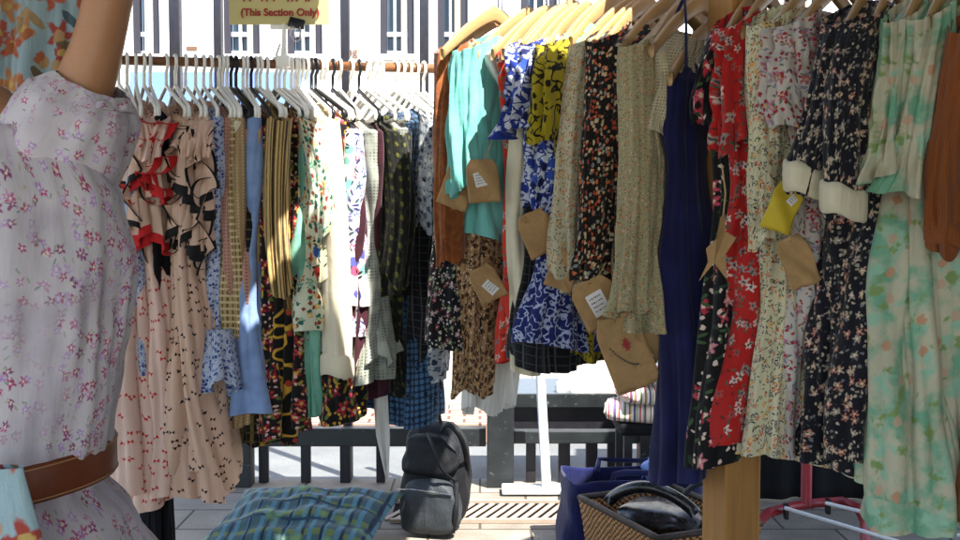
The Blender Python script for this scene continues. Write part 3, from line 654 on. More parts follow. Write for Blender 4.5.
# ================================================================== left rail, left to right
def red_ruf(): return [dict(edge=5, d0=.08, d1=.28, th=.15, mats=['pink plain', 'red trim'], n=2.4, width=.05), dict(edge=5, d0=.10, d1=.30, th=-.45, mats=['pink plain', 'red trim'], n=2.2, width=.04)]
def blk_ruf(k): return [dict(d0=.11, d1=.47, th=.25 + k, mats=['pink plain', 'black trim'], n=2.3, width=.042), dict(d0=.09, d1=.42, th=-.45 + k, mats=['pink plain', 'black trim'], n=2.6, width=.042)]
garment('L', 96, 432, 'plain cream long dress hanging right behind the person', 'dress', 'cream plain', 'dress', nfold=9, hang='white', twist=6)
garment('L', 122, 412, 'blue and white printed dress tucked behind the red trimmed pink dress', 'dress', 'blue white floral', 'dress')
T1 = dict(h=.11, out=.020, n=7, amp=.011)
for i, (px, hem, lab) in enumerate([(130, 488, 'pale pink dress with red bows, next to the cream dress'), (139, 500, 'pale pink dress with red bows, longest of its kind'), (147, 486, 'pale pink dress with red bows, touching the black bow dresses')]):
    bl = i == 0
    garment('L', px, hem, lab, 'dress', 'pink red bow', 'flared', group='pink dresses with red bows', nfold=11, a0=.006, a1=.022, ruffle=blk_ruf(.2) if bl else red_ruf(),
            tier=[dict(d=.13 + .02 * i, mats=['pink plain', 'black trim' if bl else 'red trim'], edge=3 if bl else 5, **T1), dict(d=.26 + .02 * i, mats=['pink plain', 'black trim' if bl else 'red trim'], edge=3 if bl else 5, **T1)], sleeve=dict(L=.10, r0=.040, r1=.042, both=False), hlabel=f"white plastic hanger holding the {lab}".replace(', longest of its kind', ' reaching lowest').replace(',', ''))
for i, (px, hem, lab) in enumerate([(169, 470, 'pale pink dress with black bows and ruffles, next to the red bow dresses'), (178, 492, 'pale pink dress with black bows and ruffles, reaching lowest'),
        (188, 478, 'pale pink dress with black bows and ruffles, second from the blue print dress'), (198, 484, 'pale pink dress with black bows and ruffles, touching the blue print dress')]):
    garment('L', px, hem, lab, 'dress', 'pink black bow', 'flared', group='pink dresses with black bows', nfold=10, a0=.006, a1=.02, ruffle=blk_ruf(-.1 * i), tier=[dict(d=.15 + .02 * i, mats=['pink plain', 'black trim'], edge=4, **T1), dict(d=.27 + .015 * i, mats=['pink plain', 'black trim'], edge=4, **T1)], sleeve=dict(L=.10, r0=.040, r1=.042, both=False),
            hlabel=f"white plastic hanger of the pink dress with black bows, {lab.split(', ')[1]}")
garment('L', 206, 405, 'blue and white flower print dress with a tiered hem, beside the black bow dresses', 'dress', 'blue white floral', 'dress', nfold=9, a1=.014, tier=[dict(d=.62, h=.14, out=.03, amp=.01, mats=['blue white floral', 'blue white floral'])])
garment('L', 213, 428, 'rosy tan sheer dress between the blue print dress and the tan net dress', 'dress', 'rose pink sheer', 'slim')
garment('L', 221, 404, 'tan net dress with fine vertical ribs', 'dress', 'tan net', 'slim', nfold=16)
garment('L', 229, 425, 'beige gingham dress with small checks', 'dress', 'beige gingham', 'slim')
garment('L', 238, 452, 'black plaid dress hanging low under the pale blue shirt dress', 'dress', 'black plaid', 'slim', hang='black')
garment('L', 245, 418, 'plain pale blue shirt dress', 'dress', 'pale blue', 'dress', nfold=8, a1=.012)
garment('L', 253, 438, 'dark dress with crowded red flowers right of the pale blue shirt dress', 'dress', 'dark red floral', 'slim', hang='black')
garment('L', 262, 448, 'black dress with golden yellow swirls and low hem', 'dress', 'black yellow swirl', 'slim')
garment('L', 269, 330, 'tan blouse with dark vertical stripes', 'blouse', 'tan stripe', 'shirt', nfold=12, sleeve=dict(L=.45, r0=.055, r1=.045))
garment('L', 277, 430, 'dark dress with red flowers behind the orange and teal dress', 'dress', 'dark red floral', 'slim', seed=991)
garment('L', 286, 345, 'cream blouse with blue, red and orange flowers', 'blouse', 'multi floral', 'shirt', sleeve=dict(L=.42, r0=.055, r1=.045))
garment('L', 293, 415, 'plain mint green dress showing at the hem', 'dress', 'mint plain', 'slim')
garment('L', 300, 335, 'cream blouse with teal and orange flowers and dark leaves', 'blouse', 'mint floral', 'shirt', sleeve=dict(L=.3, r0=.06, r1=.055))
garment('L', 308, 300, 'ivory jacket with one long straight sleeve', 'jacket', 'ivory suiting', 'shirt', nfold=4, a1=.006, sleeve=dict(L=.66, r0=.066, r1=.056, amp=.003, nf=3, cuff=('ivory suiting', .05), both=False))
garment('L', 317, 418, 'black dress with big red roses and olive leaves', 'dress', 'black rose', 'dress', hang='black', nfold=9, a1=.014)
garment('L', 326, 300, 'white blouse with scattered pink and blue print', 'blouse', 'white pink print', 'shirt', dz=-.03)
garment('L', 334, 330, 'lilac grey blouse with blue and plum flowers', 'blouse', 'lilac floral', 'shirt', hang='black', dz=-.03)
garment('L', 341, 390, 'plain maroon dress beside the lilac blouse', 'dress', 'maroon', 'slim', dz=-.03)
garment('L', 352, 385, 'grey tiered dress with fine dark dots', 'dress', 'grey dotted', 'dress', tier=[dict(d=.55, h=.13, out=.03, amp=.012, mats=['grey dotted', 'grey dotted'])], dz=-.03)
garment('L', 369, 300, 'dark green blouse with yellow dots', 'blouse', 'green yellow dots', 'shirt', dz=-.03, sleeve=dict(L=.4, r0=.055, r1=.05))
garment('L', 382, 250, 'grey shawl top with drooping dotted point', 'top', 'grey dotted', 'slim', dz=-.02)
garment('L', 396, 422, 'long navy dress with rows of small blue squares', 'dress', 'navy grid', 'dress', nfold=8, a1=.014)
garment('L', 410, 290, 'grey blouse with dark flower print at the right end of the left rail', 'blouse', 'grey floral', 'shirt', sleeve=dict(L=.3, r0=.055, r1=.05))
garment('L', 424, 335, 'brown plain top behind the kraft tag, last on the left rail', 'top', 'brown plain', 'shirt')

garment('L', 153, 575, 'black trousers hanging lowest below the pink dresses', 'trousers', 'black cloth', 'narrow', sway=.09, a1=.01)

for px, hem, lab, mat, kind, shp, dz in [(225, 380, 'plain cream top squeezed between the tan net and gingham dresses', 'cream plain', 'top', 'narrow', -.01), (233, 330, 'rosy tan sheer top right of the gingham dress', 'rose pink sheer', 'top', 'slim', -.03),
        (249, 290, 'tan striped top tucked beside the pale blue shirt dress', 'tan stripe', 'top', 'slim', -.03), (258, 300, 'red plain top peeking out beside the tan striped blouse', 'red trim', 'top', 'narrow', -.02),
        (281, 318, 'teal plain top between the flowered cream blouses', 'mint plain', 'top', 'slim', -.03), (297, 395, 'dark red flowered dress behind the ivory jacket', 'dark red floral', 'dress', 'slim', -.02),
        (304, 350, 'white printed top beside the ivory jacket', 'white pink print', 'top', 'slim', -.03), (313, 310, 'plain ivory top between the jacket and rose dress', 'ivory suiting', 'top', 'narrow', -.03),
        (322, 405, 'black rose dress behind the white printed blouse', 'black rose', 'dress', 'slim', -.02), (360, 395, 'maroon plain dress next to the yellow dotted green blouse', 'maroon', 'dress', 'slim', -.03),
        (376, 400, 'dark yellow dotted green dress behind the drooping shawl top', 'green yellow dots', 'dress', 'slim', -.03), (403, 410, 'black checked dress beside the navy square print', 'black check', 'dress', 'slim', -.02),
        (417, 380, 'grey flower print dress at the end of the left rail', 'grey floral', 'dress', 'slim', -.02)]:
    garment('L', px, hem, lab, kind, mat, shp, dz=dz, hang='black' if px in (233, 313, 360) else 'white')

# a pale scarf end hanging from the rose dress
sc = MB(); A = []
for i in range(24):
    t = i / 23; c = P(379 + 9 * t * t, 330 + 152 * t, 2.78); w = .026 + .006 * math.sin(3 * t); w *= min(1, (1.03 - t) * 3)
    A.append([(c.x + w * (k / 8 - .5) * 2 * .6, c.y + .008 * math.sin(k * 1.1 + 4 * t), c.z) for k in range(9)])
sc.grid(A); tag(sc.build('scarf', 'white cotton', solid=.003), 'pale scarf end dangling below the black rose dress', 'scarf')

# rails and post
mb = MB(); mb.tube([LA - (LB - LA) * .35, LA + (LB - LA) * .5, left_hook(366)], .0125, 14); tag(mb.build('clothes_rail', 'rail wood'), 'brown wooden rail carrying the plastic hangers on the left, with a sawn end', 'rail')
mb = MB(); mb.tube([left_hook(386), left_hook(420), left_hook(452)], .0125, 14); tag(mb.build('clothes_rail', 'rail wood'), 'short brown wooden rail length left of the rust brown top', 'rail')
off = Vector((-RAX.x, -RAX.y, 0)) * HWR
r0, _ = right_tip(1150); r1, _ = right_tip(436); mb = MB(); mb.tube([r0 + off + Vector((0, 0, .125 + .095 + .022)), r1 + off + Vector((0, 0, .125 + .095 + .022))], .012, 12)
tag(mb.build('clothes_rail', 'rail wood'), 'wooden rail above the photo carrying the wooden hangers on the right', 'rail')
pp = P(731, 500, 2.17); mb = MB(); mb.box((pp.x, pp.y, 1.15), (.088, .088, 2.3), Matrix.Rotation(R(20), 3, 'Z'))
tag(mb.build('wooden_post', 'post wood', bevel=.004, smooth=False), 'thick honey coloured square wooden post under the red and cream dresses', 'post')

# ================================================================== sign on the left rail
sg = empty('card_sign', left_hook(282)); tag(sg, 'yellow card sign with red lettering on a clear white holder above the left rail', 'sign')
Ds = left_hook(282).y - .02
def SL(px, py, D=Ds): return P(px, py, D) - sg.location
c0, c1, c2, c3 = SL(229, 25), SL(329, 24), SL(329, -32), SL(229, -32)
mb = MB(); mb.box((c0 + c2) / 2, ((c1 - c0).length, .003, (c2 - c1).length)); solid('sign card', '#cfc383', .7, vary=.05, scale=12); mb.build('card', 'sign card', sg, smooth=False)
def text(body, size, loc, parent, mat, name='lettering', off=0.0, rot=(math.pi / 2, 0, 0)):
    cu = bpy.data.curves.new(name, 'FONT'); cu.body = body; cu.size = size; cu.align_x = 'CENTER'; cu.align_y = 'CENTER'; cu.extrude = .0006; cu.offset = off
    tmp = bpy.data.objects.new(name, cu); COL.objects.link(tmp); bpy.context.view_layer.update()
    me = bpy.data.meshes.new_from_object(tmp.evaluated_get(bpy.context.evaluated_depsgraph_get())); bpy.data.objects.remove(tmp)
    me.materials.clear(); me.materials.append(MATS[mat]); o = bpy.data.objects.new(name, me); COL.objects.link(o); o.parent = parent; o.location = loc; o.rotation_euler = rot; return o
text('(This Section Only)', .0275, SL(280, 12.5, Ds - .004), sg, 'red ink', off=.0007)
mb = MB()
for x in (244, 250, 262, 267, 274, 288, 292, 297, 306, 309):           # feet of the upper line, cut by the picture edge
    p = SL(x, -1.5, Ds - .004); mb.box(p, (.0045, .001, .016))
mb.build('lettering', 'red ink', sg, smooth=False)
mb = MB(); mb.tube([SL(284, 66), SL(284, 45), SL(284, 24)], [.011, .007, .006], 10); mb.tube([SL(276, 56), SL(280, 44)], [.004, .003], 8)
mb.box(SL(284, 62), (.035, .04, .03)); mb.box(SL(284, 27), (.075, .008, .012)); mb.build('holder', 'white plastic', sg, bevel=.002)
cl = empty('binder_clip', P(296, 26, Ds - .01)); tag(cl, 'black binder clip gripping the lower edge of the yellow sign', 'clip'); cl.rotation_euler = (0, R(14), 0)
mb = MB(); mb.box((0, 0, .008), (.046, .012, .026), taper=.9); mb.build('clip_body', 'black plastic', cl, bevel=.002)
for s in (-1, 1):
    mb = MB(); mb.tube([(.003 * s - .008, -.006, -.002), (.006 * s, -.012, -.03), (.012 + .004 * s, -.010, -.042), (.02 + .002 * s, -.006, -.03), (.012, -.006, 0)], .0016, 6); mb.build('clip_handle', 'steel', cl)

# ================================================================== person at the left
per = empty('person', (-.63, 1.26, 0), R(-24))
tag(per, 'person in pale dress with pink flowers and brown belt, one arm raised', 'person')
def skin_mesh(name, joints, edges, mat, parent, sub=2, root=0):
    me = bpy.data.meshes.new(name); me.from_pydata([j[0] for j in joints], edges, []); o = bpy.data.objects.new(name, me); COL.objects.link(o)
    o.modifiers.new('s', 'SKIN'); sv = me.skin_vertices[0].data
    for i, j in enumerate(joints):
        r = j[1]; sv[i].radius = r if isinstance(r, tuple) else (r, r); sv[i].use_root = (i == root)
    m = o.modifiers.new('d', 'SUBSURF'); m.levels = m.render_levels = sub
    bpy.context.view_layer.update()
    m2 = bpy.data.meshes.new_from_object(o.evaluated_get(bpy.context.evaluated_depsgraph_get())); bpy.data.objects.remove(o); bpy.data.meshes.remove(me)
    m2.name = name; m2.materials.clear(); m2.materials.append(MATS[mat]); m2.polygons.foreach_set('use_smooth', [True] * len(m2.polygons))
    n = bpy.data.objects.new(name, m2); COL.objects.link(n); n.parent = parent; return n
J = []; E = []
def j(p, r, to=None):
    J.append((p, r)); 
    if to is not None: E.append((to, len(J) - 1))
    return len(J) - 1
pel = j((0, 0, .93), (.13, .10)); wai = j((0, 0, 1.06), (.11, .085), pel); che = j((0, .01, 1.25), (.13, .095), wai); ncb = j((-.02, .02, 1.41), (.07, .06), che)
nk = j((-.06, .015, 1.46), .048, ncb); chn = j((-.105, -.01, 1.535), (.058, .07), nk); hd = j((-.12, .0, 1.62), (.074, .09), chn); tp = j((-.12, .01, 1.70), (.052, .06), hd)
ls = j((.135, .02, 1.375), .05, ncb); l1 = j((.196, .02, 1.485), .030, ls); le = j((.232, .03, 1.63), .027, l1); l2 = j((.185, .0, 1.76), .029, le); lw = j((.14, -.04, 1.87), .022, l2)
rs = j((-.17, .02, 1.38), .05, ncb); r1_ = j((-.22, .03, 1.25), .038, rs); re = j((-.25, .04, 1.11), .033, r1_); r2_ = j((-.21, -.08, 1.05), .029, re); rw = j((-.15, -.19, 1.02), .022, r2_)
def hand(w, base, dirv, side, curl):
    d = Vector(dirv).normalized(); s = Vector(side).normalized(); n = d.cross(s)
    palm = j(tuple(Vector(base) + d * .05), (.030, .014), w)
    for k, (off_, L) in enumerate(((-.027, .062), (-.009, .072), (.009, .068), (.026, .054))):
        p = Vector(base) + d * .088 + s * off_; a = j(tuple(p), .009, palm); q = p + d * L * .5 + n * curl * .012; b = j(tuple(q), .008, a); j(tuple(q + d * L * .42 + n * curl * .02), .0065, b)
    p = Vector(base) + d * .035 - s * .036; a = j(tuple(p), .011, palm); j(tuple(p + d * .035 - s * .018 + n * curl * .012), .0085, a)
hand(lw, (.14, -.04, 1.87), (-.1, -.25, 1), (1, 0, .1), 1.2); hand(rw, (-.15, -.19, 1.02), (.6, -.7, -.1), (0, .2, 1), 1.4)
for s in (-1, 1):
    h = j((s * .085, 0, .86), .088, pel); k = j((s * .09, -.01, .49), .055, h); kc = j((s * .09, .015, .34), .05, k); an = j((s * .09, .02, .085), .034, kc); hl = j((s * .09, .0, .04), (.034, .035), an); j((s * .10, -.14, .025), (.036, .02), hl)
skin_mesh('body', J, E, 'skin', per)
# face
fm = MB(); solid('eye white', '#d8d4cc', .3); solid('eye dark', '#241610', .25); solid('lips', '#9c4a42', .5)
def blob(mb, c, r, mi=0, n=12):
    A = [[(c[0] + r[0] * math.sin(math.pi * i / n) * math.cos(2 * math.pi * k / n), c[1] + r[1] * math.sin(math.pi * i / n) * math.sin(2 * math.pi * k / n), c[2] + r[2] * math.cos(math.pi * i / n)) for k in range(n)] for i in range(n + 1)]
    mb.grid(A, wrap=True, mi=mi)
for s in (-1, 1):
    e = MB(); blob(e, (-.12 + s * .03, -.079, 1.628), (.014, .010, .007)); blob(e, (-.12 + s * .03, -.0875, 1.628), (.005, .003, .005), 1); e.build('eye', ['eye white', 'eye dark'], per)
    e = MB(); blob(e, (-.12 + s * .076, .005, 1.615), (.010, .018, .03)); e.build('ear', 'skin', per)
e = MB(); e.tube([(-.12, -.084, 1.635), (-.12, -.098, 1.605), (-.12, -.104, 1.592), (-.12, -.086, 1.584)], [.006, .010, .013, .007], 10); e.build('nose', 'skin', per)
e = MB(); blob(e, (-.115, -.080, 1.553), (.022, .010, .008)); e.build('mouth', 'lips', per)
hm = MB(); A = []
for i in range(20):
    t = i / 19; r = []
    for k in range(30):
        a = 2 * math.pi * k / 30; el = t * 2.1; fr = max(0, -math.sin(a)); el *= (1 - .58 * fr)
        w = math.sin(min(el, 1.5)) if el < 1.57 else 1; r.append((-.12 + .083 * w * math.cos(a) * (1 + .015 * math.sin(9 * a)), .012 + .098 * w * math.sin(a) * (1 + .015 * math.sin(11 * a)), 1.655 + .085 * math.cos(min(el, 1.57)) - max(0, el - 1.57) * .25))
    A.append(r)
hm.grid(A, wrap=True, flip=True); hm.build('hair', 'hair', per)
# dress body
prf = [(-1.39, .105, .07, .0), (-1.37, .180, .098, .0), (-1.32, .226, .124, .0), (-1.24, .236, .138, .0), (-1.17, .228, .134, .0), (-1.12, .216, .126, .0), (-1.03, .200, .124, .0), (-.985, .188, .124, 0), (-.94, .222, .150, .0), (-.84, .282, .195, .0), (-.48, .33, .24, .0)]
A = []; U = []; th = np.linspace(0, 2 * np.pi, 221)[:-1] + np.pi / 2
zz = np.concatenate([np.linspace(1.39, 1.30, 14)[:-1], np.linspace(1.30, .95, 44)[:-1], np.linspace(.95, .48, 34)])
for z in zz:
    w, d, cx = [float(q[0]) for q in prof(prf, [-z])]
    x = w * np.cos(th); y = d * np.sin(th)
    bust = np.exp(-((z - 1.235) / .075) ** 2) * sum(np.exp(-((x - s) / .065) ** 2) for s in (-.085, .085)) * np.where(np.sin(th) < 0, 1, 0)
    waistg = math.exp(-((z - 1.0) / .055) ** 2); gath = math.exp(-((z - 1.17) / .05) ** 2)
    f = 1 + (.016 * np.sin(23 * th + 4 * z) + .010 * np.sin(41 * th)) * (.35 * waistg + .25) + .012 * np.sin(13 * th + 9 * z) * (1 if z < .95 else .5) + .012 * gath * np.sin(34 * th) * np.where(np.sin(th) < .2, 1, 0)
    f += (.014 * np.sin(7 * th + 25 * z) + .010 * np.sin(11 * th - 17 * z)) * (1 if z > 1.0 else .3) * (1 - .8 * waistg)
    f += (.03 * np.sin(9 * th + 1) + .02 * np.sin(15 * th)) * max(0, (.95 - z) / .45)
    bl_ = math.exp(-((z - .985) / .035) ** 2); f = f * (1 - bl_) + (.97 + .012 * np.sin(23 * th)) * bl_
    y = y * f - .035 * bust; x = x * f
    tilt = .10 * x if z > 1.28 else 0
    A.append(np.stack([x, y, np.full_like(x, z) + (.35 * np.maximum(0, x) * (z - 1.33) / .085 * (z > 1.33))], 1)); U.append(np.stack([(th) * .2, np.full_like(x, z)], 1))
mb = MB(); mb.grid(A, np.array(U), wrap=True); mb.build('dress', 'person dress print', per)
# left puffed sleeve (raised) and right sleeve
def puff(path, rad, seg=60, seed=1, nf=9):
    mb = MB(); A = []; U = []; ph = seed; n = len(path)
    for i in range(n):
        p = Vector(path[i]); d = (Vector(path[min(i + 1, n - 1)]) - Vector(path[max(i - 1, 0)])).normalized()
        a = Vector((0, 1, 0)); a = (a - d * a.dot(d)).normalized(); b = d.cross(a); t = i / (n - 1); r = rad[i]
        row = []
        for k in range(seg):
            an = 2 * math.pi * k / seg; f = 1 + .05 * t * math.sin(nf * an + 3 * t + ph) + .035 * math.sin(5 * an + 6 * t) + .03 * t * math.sin((nf + 6) * an - 4 * t)
            row.append(p + a * r * f * math.cos(an) + b * r * f * math.sin(an))
        A.append(row); U.append([(k / seg * .5, -.3 * t) for k in range(seg)])
    mb.grid(A, np.array(U), wrap=True, flip=True); return mb
tt = np.linspace(0, 1, 26)
def lerp3(pts, t):
    return [tuple(float(np.interp(q, np.linspace(0, 1, len(pts)), [p[c] for p in pts])) for c in range(3)) for q in t]
sl = puff(lerp3([(.02, .03, 1.22), (.085, .022, 1.300), (.140, .02, 1.375), (.176, .02, 1.425), (.190, .02, 1.452)], tt), np.interp(tt, [0, .3, .6, .8, .93, 1], [.055, .078, .074, .062, .049, .040])).build('sleeve', 'person dress print', per)
A = []; g = np.linspace(0, 1, 9)
for i, q in enumerate(g):
    c = Vector((.183, .02, 1.428)) + Vector((.006, 0, .014)) * q
    A.append([(c.x + (.051 - .010 * q + .0028 * q * math.sin(19 * a) + .002 * q * math.sin(7 * a) + .003 * q * math.sin(7 * a)) * math.cos(a), c.y + (.051 - .010 * q + .0028 * q * math.sin(19 * a) + .002 * q * math.sin(7 * a)) * math.sin(a), c.z + .003 * q * math.sin(11 * a) - .006 * math.cos(a) * q - .010 * math.cos(a)) for a in np.linspace(0, 2 * np.pi, 91)[:-1]])
mb = MB(); mb.grid(A, wrap=True); mb.build('frill', 'person dress print', sl, solid=.002)
puff(lerp3([(-.06, .01, 1.34), (-.15, .015, 1.36), (-.20, .03, 1.30), (-.215, .03, 1.26)], tt), np.interp(tt, [0, .4, .8, 1], [.085, .085, .07, .05]), seed=3).build('sleeve', 'person dress print', per)
# belt
mb = MB(); A = []; seg = 96
for (dr, dz) in ((0, -.022), (.006, -.022), (.0075, -.018), (.0075, .018), (.006, .022), (0, .022), (0, -.022)):
    A.append([((.190 + dr) * math.cos(a), (.128 + dr) * math.sin(a), .984 + dz + .024 * math.cos(a) + .012 * math.sin(a)) for a in np.linspace(0, 2 * np.pi, seg + 1)[:-1]])
mb.grid(A, wrap=True, flip=True); bo = mb.build('belt', 'belt leather', per)
for dz in (-.018, .018):
    mb = MB(); mb.tube([((.1978) * math.cos(a), (.1358) * math.sin(a), .984 + dz + .024 * math.cos(a) + .012 * math.sin(a)) for a in np.linspace(0, 2 * np.pi, 121)], .0009, 6, cap=False); mb.build('stitching', 'stitch', bo)
mb = MB(); cxb, cyb = -.05, -.143
mb.tube([(cxb - .03, cyb, .965), (cxb + .03, cyb - .001, .965), (cxb + .03, cyb - .001, 1.005), (cxb - .03, cyb, 1.005), (cxb - .03, cyb, .965)], .003, 8); mb.build('buckle', 'brass', bo)
for s in (-1, 1):
    mb = MB(); blob(mb, (s * .098, -.06, .035), (.05, .13, .034)); mb.build('shoe', 'black leather', per)

# floral pouch hanging at her hip and flowered dress behind her
pc = P(-6, 535, 1.03); po = empty('cloth_pouch', (pc.x, pc.y, pc.z - .12)); tag(po, 'pale blue flowered cloth pouch in front of the brown belt', 'pouch')
mb = MB(); A = []
for i in range(20):
    t = i / 19; r = []
    for k in range(40):
        a = 2 * math.pi * k / 40; w = .055 * (math.sin(math.pi * min(.5, t * 1.2 + .18)) * (1 - .75 * max(0, t - .45)))
        r.append((w * math.cos(a) * (1 + .05 * math.sin(5 * a + 4 * t)), .028 * math.sin(a) * (1 - .6 * t), .19 * t))
    A.append(r)
mb.grid(A, wrap=True); mb.build('bag_body', 'blue rose print', po)
mb = MB(); mb.tube([(0, 0, .18), (-.02, .0, .25), (-.06, .03, .30)], .004, 8); mb.build('cord', 'black leather', po)

bc = P(2, 0, 1.62); br = empty('floral_dress', (bc.x, bc.y, 1.05), R(-8)); tag(br, 'pale blue dress with red and orange roses hanging behind the person', 'dress')
ptsb = [(0, .15, .03), (.25, .15, .04), (.5, .14, .04), (1, .14, .05)]
A, UV = garment_shell(.85, .15, .09, .06, ptsb, 9, .006, .022, 51); mb = MB(); mb.grid(A, UV, wrap=True); mb.build('body', 'blue rose print', br)
ph_ = place_hanger('wood', Vector((bc.x, bc.y, 1.895)), R(-8), 'wooden hanger above the photo holding the blue rose dress')
tpole = P(80, 40, 1.75); mb = MB(); mb.tube([(tpole.x, tpole.y, 0), (tpole.x, tpole.y, 2.3)], .0085, 12); tag(mb.build('tent_pole', 'black iron'), 'thin black tent pole between the blue rose dress and raised arm', 'pole')
mb = MB(); hp = Vector((bc.x, bc.y, 1.985)); mb.tube([hp + Vector((-.5, .07, 0)), hp + Vector((.35, -.05, 0))], .012, 10); tag(mb.build('clothes_rail', 'rail wood'), 'wooden rail above the photo holding the blue rose dress', 'rail')

# ================================================================== the place
def ground_mat(name, c1, c2, joint, bx, by, mort=.03, rough=.9, bump=.5, spots=None):
    t = NT(name); o = t.n('ShaderNodeTexCoord').outputs['Object']
    f, _ = t.noise(o, 3, 6, .65); f2, _ = t.noise(o, 120, 3)
    col = t.mix(t.step(f, .3, .7), lin(c1), lin(c2))
    h = f2
    if bx:
        br = t.n('ShaderNodeTexBrick'); t.put(br.inputs['Vector'], o); br.inputs['Scale'].default_value = 1; br.inputs['Brick Width'].default_value = bx; br.inputs['Row Height'].default_value = by
        br.inputs['Mortar Size'].default_value = mort; br.inputs['Color1'].default_value = (.8, .8, .8, 1); br.inputs['Color2'].default_value = (1.1, 1.1, 1.1, 1); br.inputs['Mortar'].default_value = lin(joint)
        br.inputs['Bias'].default_value = 0
        col = t.mix(1.0, col, br.outputs['Color'], 'MULTIPLY'); h = t.math('SUBTRACT', f2, br.outputs['Fac'])
    col = t.mix(1.0, col, t.ramp(f2, [(.7, .7, .7, 1), (1.25, 1.25, 1.25, 1)], False), 'MULTIPLY')
    if spots:
        g, _ = t.noise(o, spots[0], 5, .7); col = t.mix(t.step(g, spots[1], spots[1] + .06), col, lin(spots[2]))
    t.put(t.bsdf.inputs['Base Color'], col); t.bsdf.inputs['Roughness'].default_value = rough
    b = t.n('ShaderNodeBump'); b.inputs['Strength'].default_value = bump; b.inputs['Distance'].default_value = .01; t.put(b.inputs['Height'], h); t.put(t.bsdf.inputs['Normal'], b.outputs[0])
    MATS[name] = t.m
ground_mat('pavers', '#958c80', '#7b7368', '#8a847a', .42, .28, .006, spots=(7, .62, '#756d62'))
ground_mat('asphalt', '#5c5f60', '#6a6c6b', '#000000', 0, 0, spots=(14, .66, '#8a8a84'))
ground_mat('pink brick', '#b08a78', '#a07a6a', '#8a7468', .2, .1, .01)
def sheet(name, x0, x1, y0, y1, z, mat, kind='structure', thick=0.0):
    mb = MB()
    if thick: mb.box(((x0 + x1) / 2, (y0 + y1) / 2, z - thick / 2), (x1 - x0, y1 - y0, thick))
    else: mb.v = [(x0, y0, z), (x1, y0, z), (x1, y1, z), (x0, y1, z)]; mb.face([0, 1, 2, 3])
    return tag(mb.build(name, mat, smooth=False), kind=kind)
sheet('ground', -120, 120, -60, 160, -.13, 'asphalt')
sheet('pavement', -40, 40, -20, 5.02, 0, 'pavers', thick=.12)
sheet('road', -40, 40, 5.02, 6.35, -.124, 'asphalt')
sheet('far_kerb', -40, 40, 6.35, 6.85, 0, 'pink brick', thick=.12); sheet('far_pavement', -40, 40, 6.85, 13.9, 0, 'pavers', thick=.12)

# drain grating: a frame and slanted bars
gr = empty('drain_grate', (.05, 4.43, 0)); tag(gr, 'rusty slotted drain grating in the sunlit paving beside the backpack', 'grate')
mb = MB(); mb.box((0, 0, .004), (.86, .30, .004)); solid('slot shade', '#0c0a09', .95, spec=.1); mb.build('slot_shade_sheet', 'slot shade', gr, smooth=False)  # near-black sheet under the bars stands in for shade inside the slots
mb = MB()
for i in range(19): mb.box((-.40 + i * .0445, 0, .009), (.021, .26, .004), Matrix.Rotation(R(-24), 3, 'Z'))
solid('grate pale', '#a89484', .7, vary=.2); mb.build('bar', 'grate pale', gr, smooth=False)
mb = MB()
for s in (-1, 1): mb.box((0, s * .142, .010), (.86, .022, .016))
mb.build('frame', 'grate pale', gr, smooth=False)

# low dark fence with tall posts
FD = 4.9; fe = empty('fence', (0, FD, 0)); tag(fe, 'dark painted low fence with flat rails and tall slim posts along the kerb', 'fence')
def fx(px, D=FD): return (px - 480) / F * D
def fz(py, D=FD): return P(480, py, D).z
def fpart(name, x0, x1, z0, z1, y=0, dep=.05, mat='fence paint'):
    mb = MB(); mb.box(((fx(x0) + fx(x1)) / 2, y, (z0 + z1) / 2), (fx(x1) - fx(x0), dep, z1 - z0)); mb.build(name, mat, fe, smooth=False, bevel=.004)
fpart('post', 487, 514, 0, fz(372), dep=.12); fpart('post', 232, 250, 0, fz(372), dep=.10); fpart('post', 640, 662, 0, fz(372), dep=.12); fpart('post', 426, 440, 0, fz(350), y=.03, dep=.06)
fpart('rail', 514, 640, fz(442), fz(430), dep=.07); fpart('rail', 516, 640, fz(423), fz(408), y=.42, dep=.06)
fpart('rail', 252, 486, fz(446), fz(428), y=.02, dep=.07); fpart('rail', 60, 231, fz(446), fz(428), y=.02, dep=.07); fpart('rail', 663, 1000, fz(442), fz(430), dep=.07)
for a, b in ((254, 264), (297, 307), (337, 348), (374, 383), (527, 537), (560, 572), (588, 600), (610, 618), (206, 216), (170, 180), (130, 140)):
    fpart('baluster', a, b, .0, fz(436) , y=.055, dep=.03, mat='black iron')
for a, b in ((166, 177), (211, 219), (339, 348), (419, 428)):
    fpart('tall_post', a, b, 0, 3.3, y=.12, dep=.05, mat='black iron')
# white stand
ws = empty('white_stand', (P(538, 515, 4.75).x, 4.75, 0)); tag(ws, 'white slanting metal stand pole with flat foot beside the fence', 'stand')
mb = MB(); mb.tube([(.04, 0, .01), (.005, 0, .62), (-.075, .02, 1.9)], .022, 14); mb.build('pole', 'white paint', ws)
mb = MB(); mb.box((-.02, 0, .02), (.30, .12, .025)); mb.build('foot', 'white paint', ws, bevel=.006, smooth=False)
mb = MB(); mb.tube([(.010, 0, .60), (.003, 0, .66)], .027, 14); mb.build('collar', 'white plastic', ws)
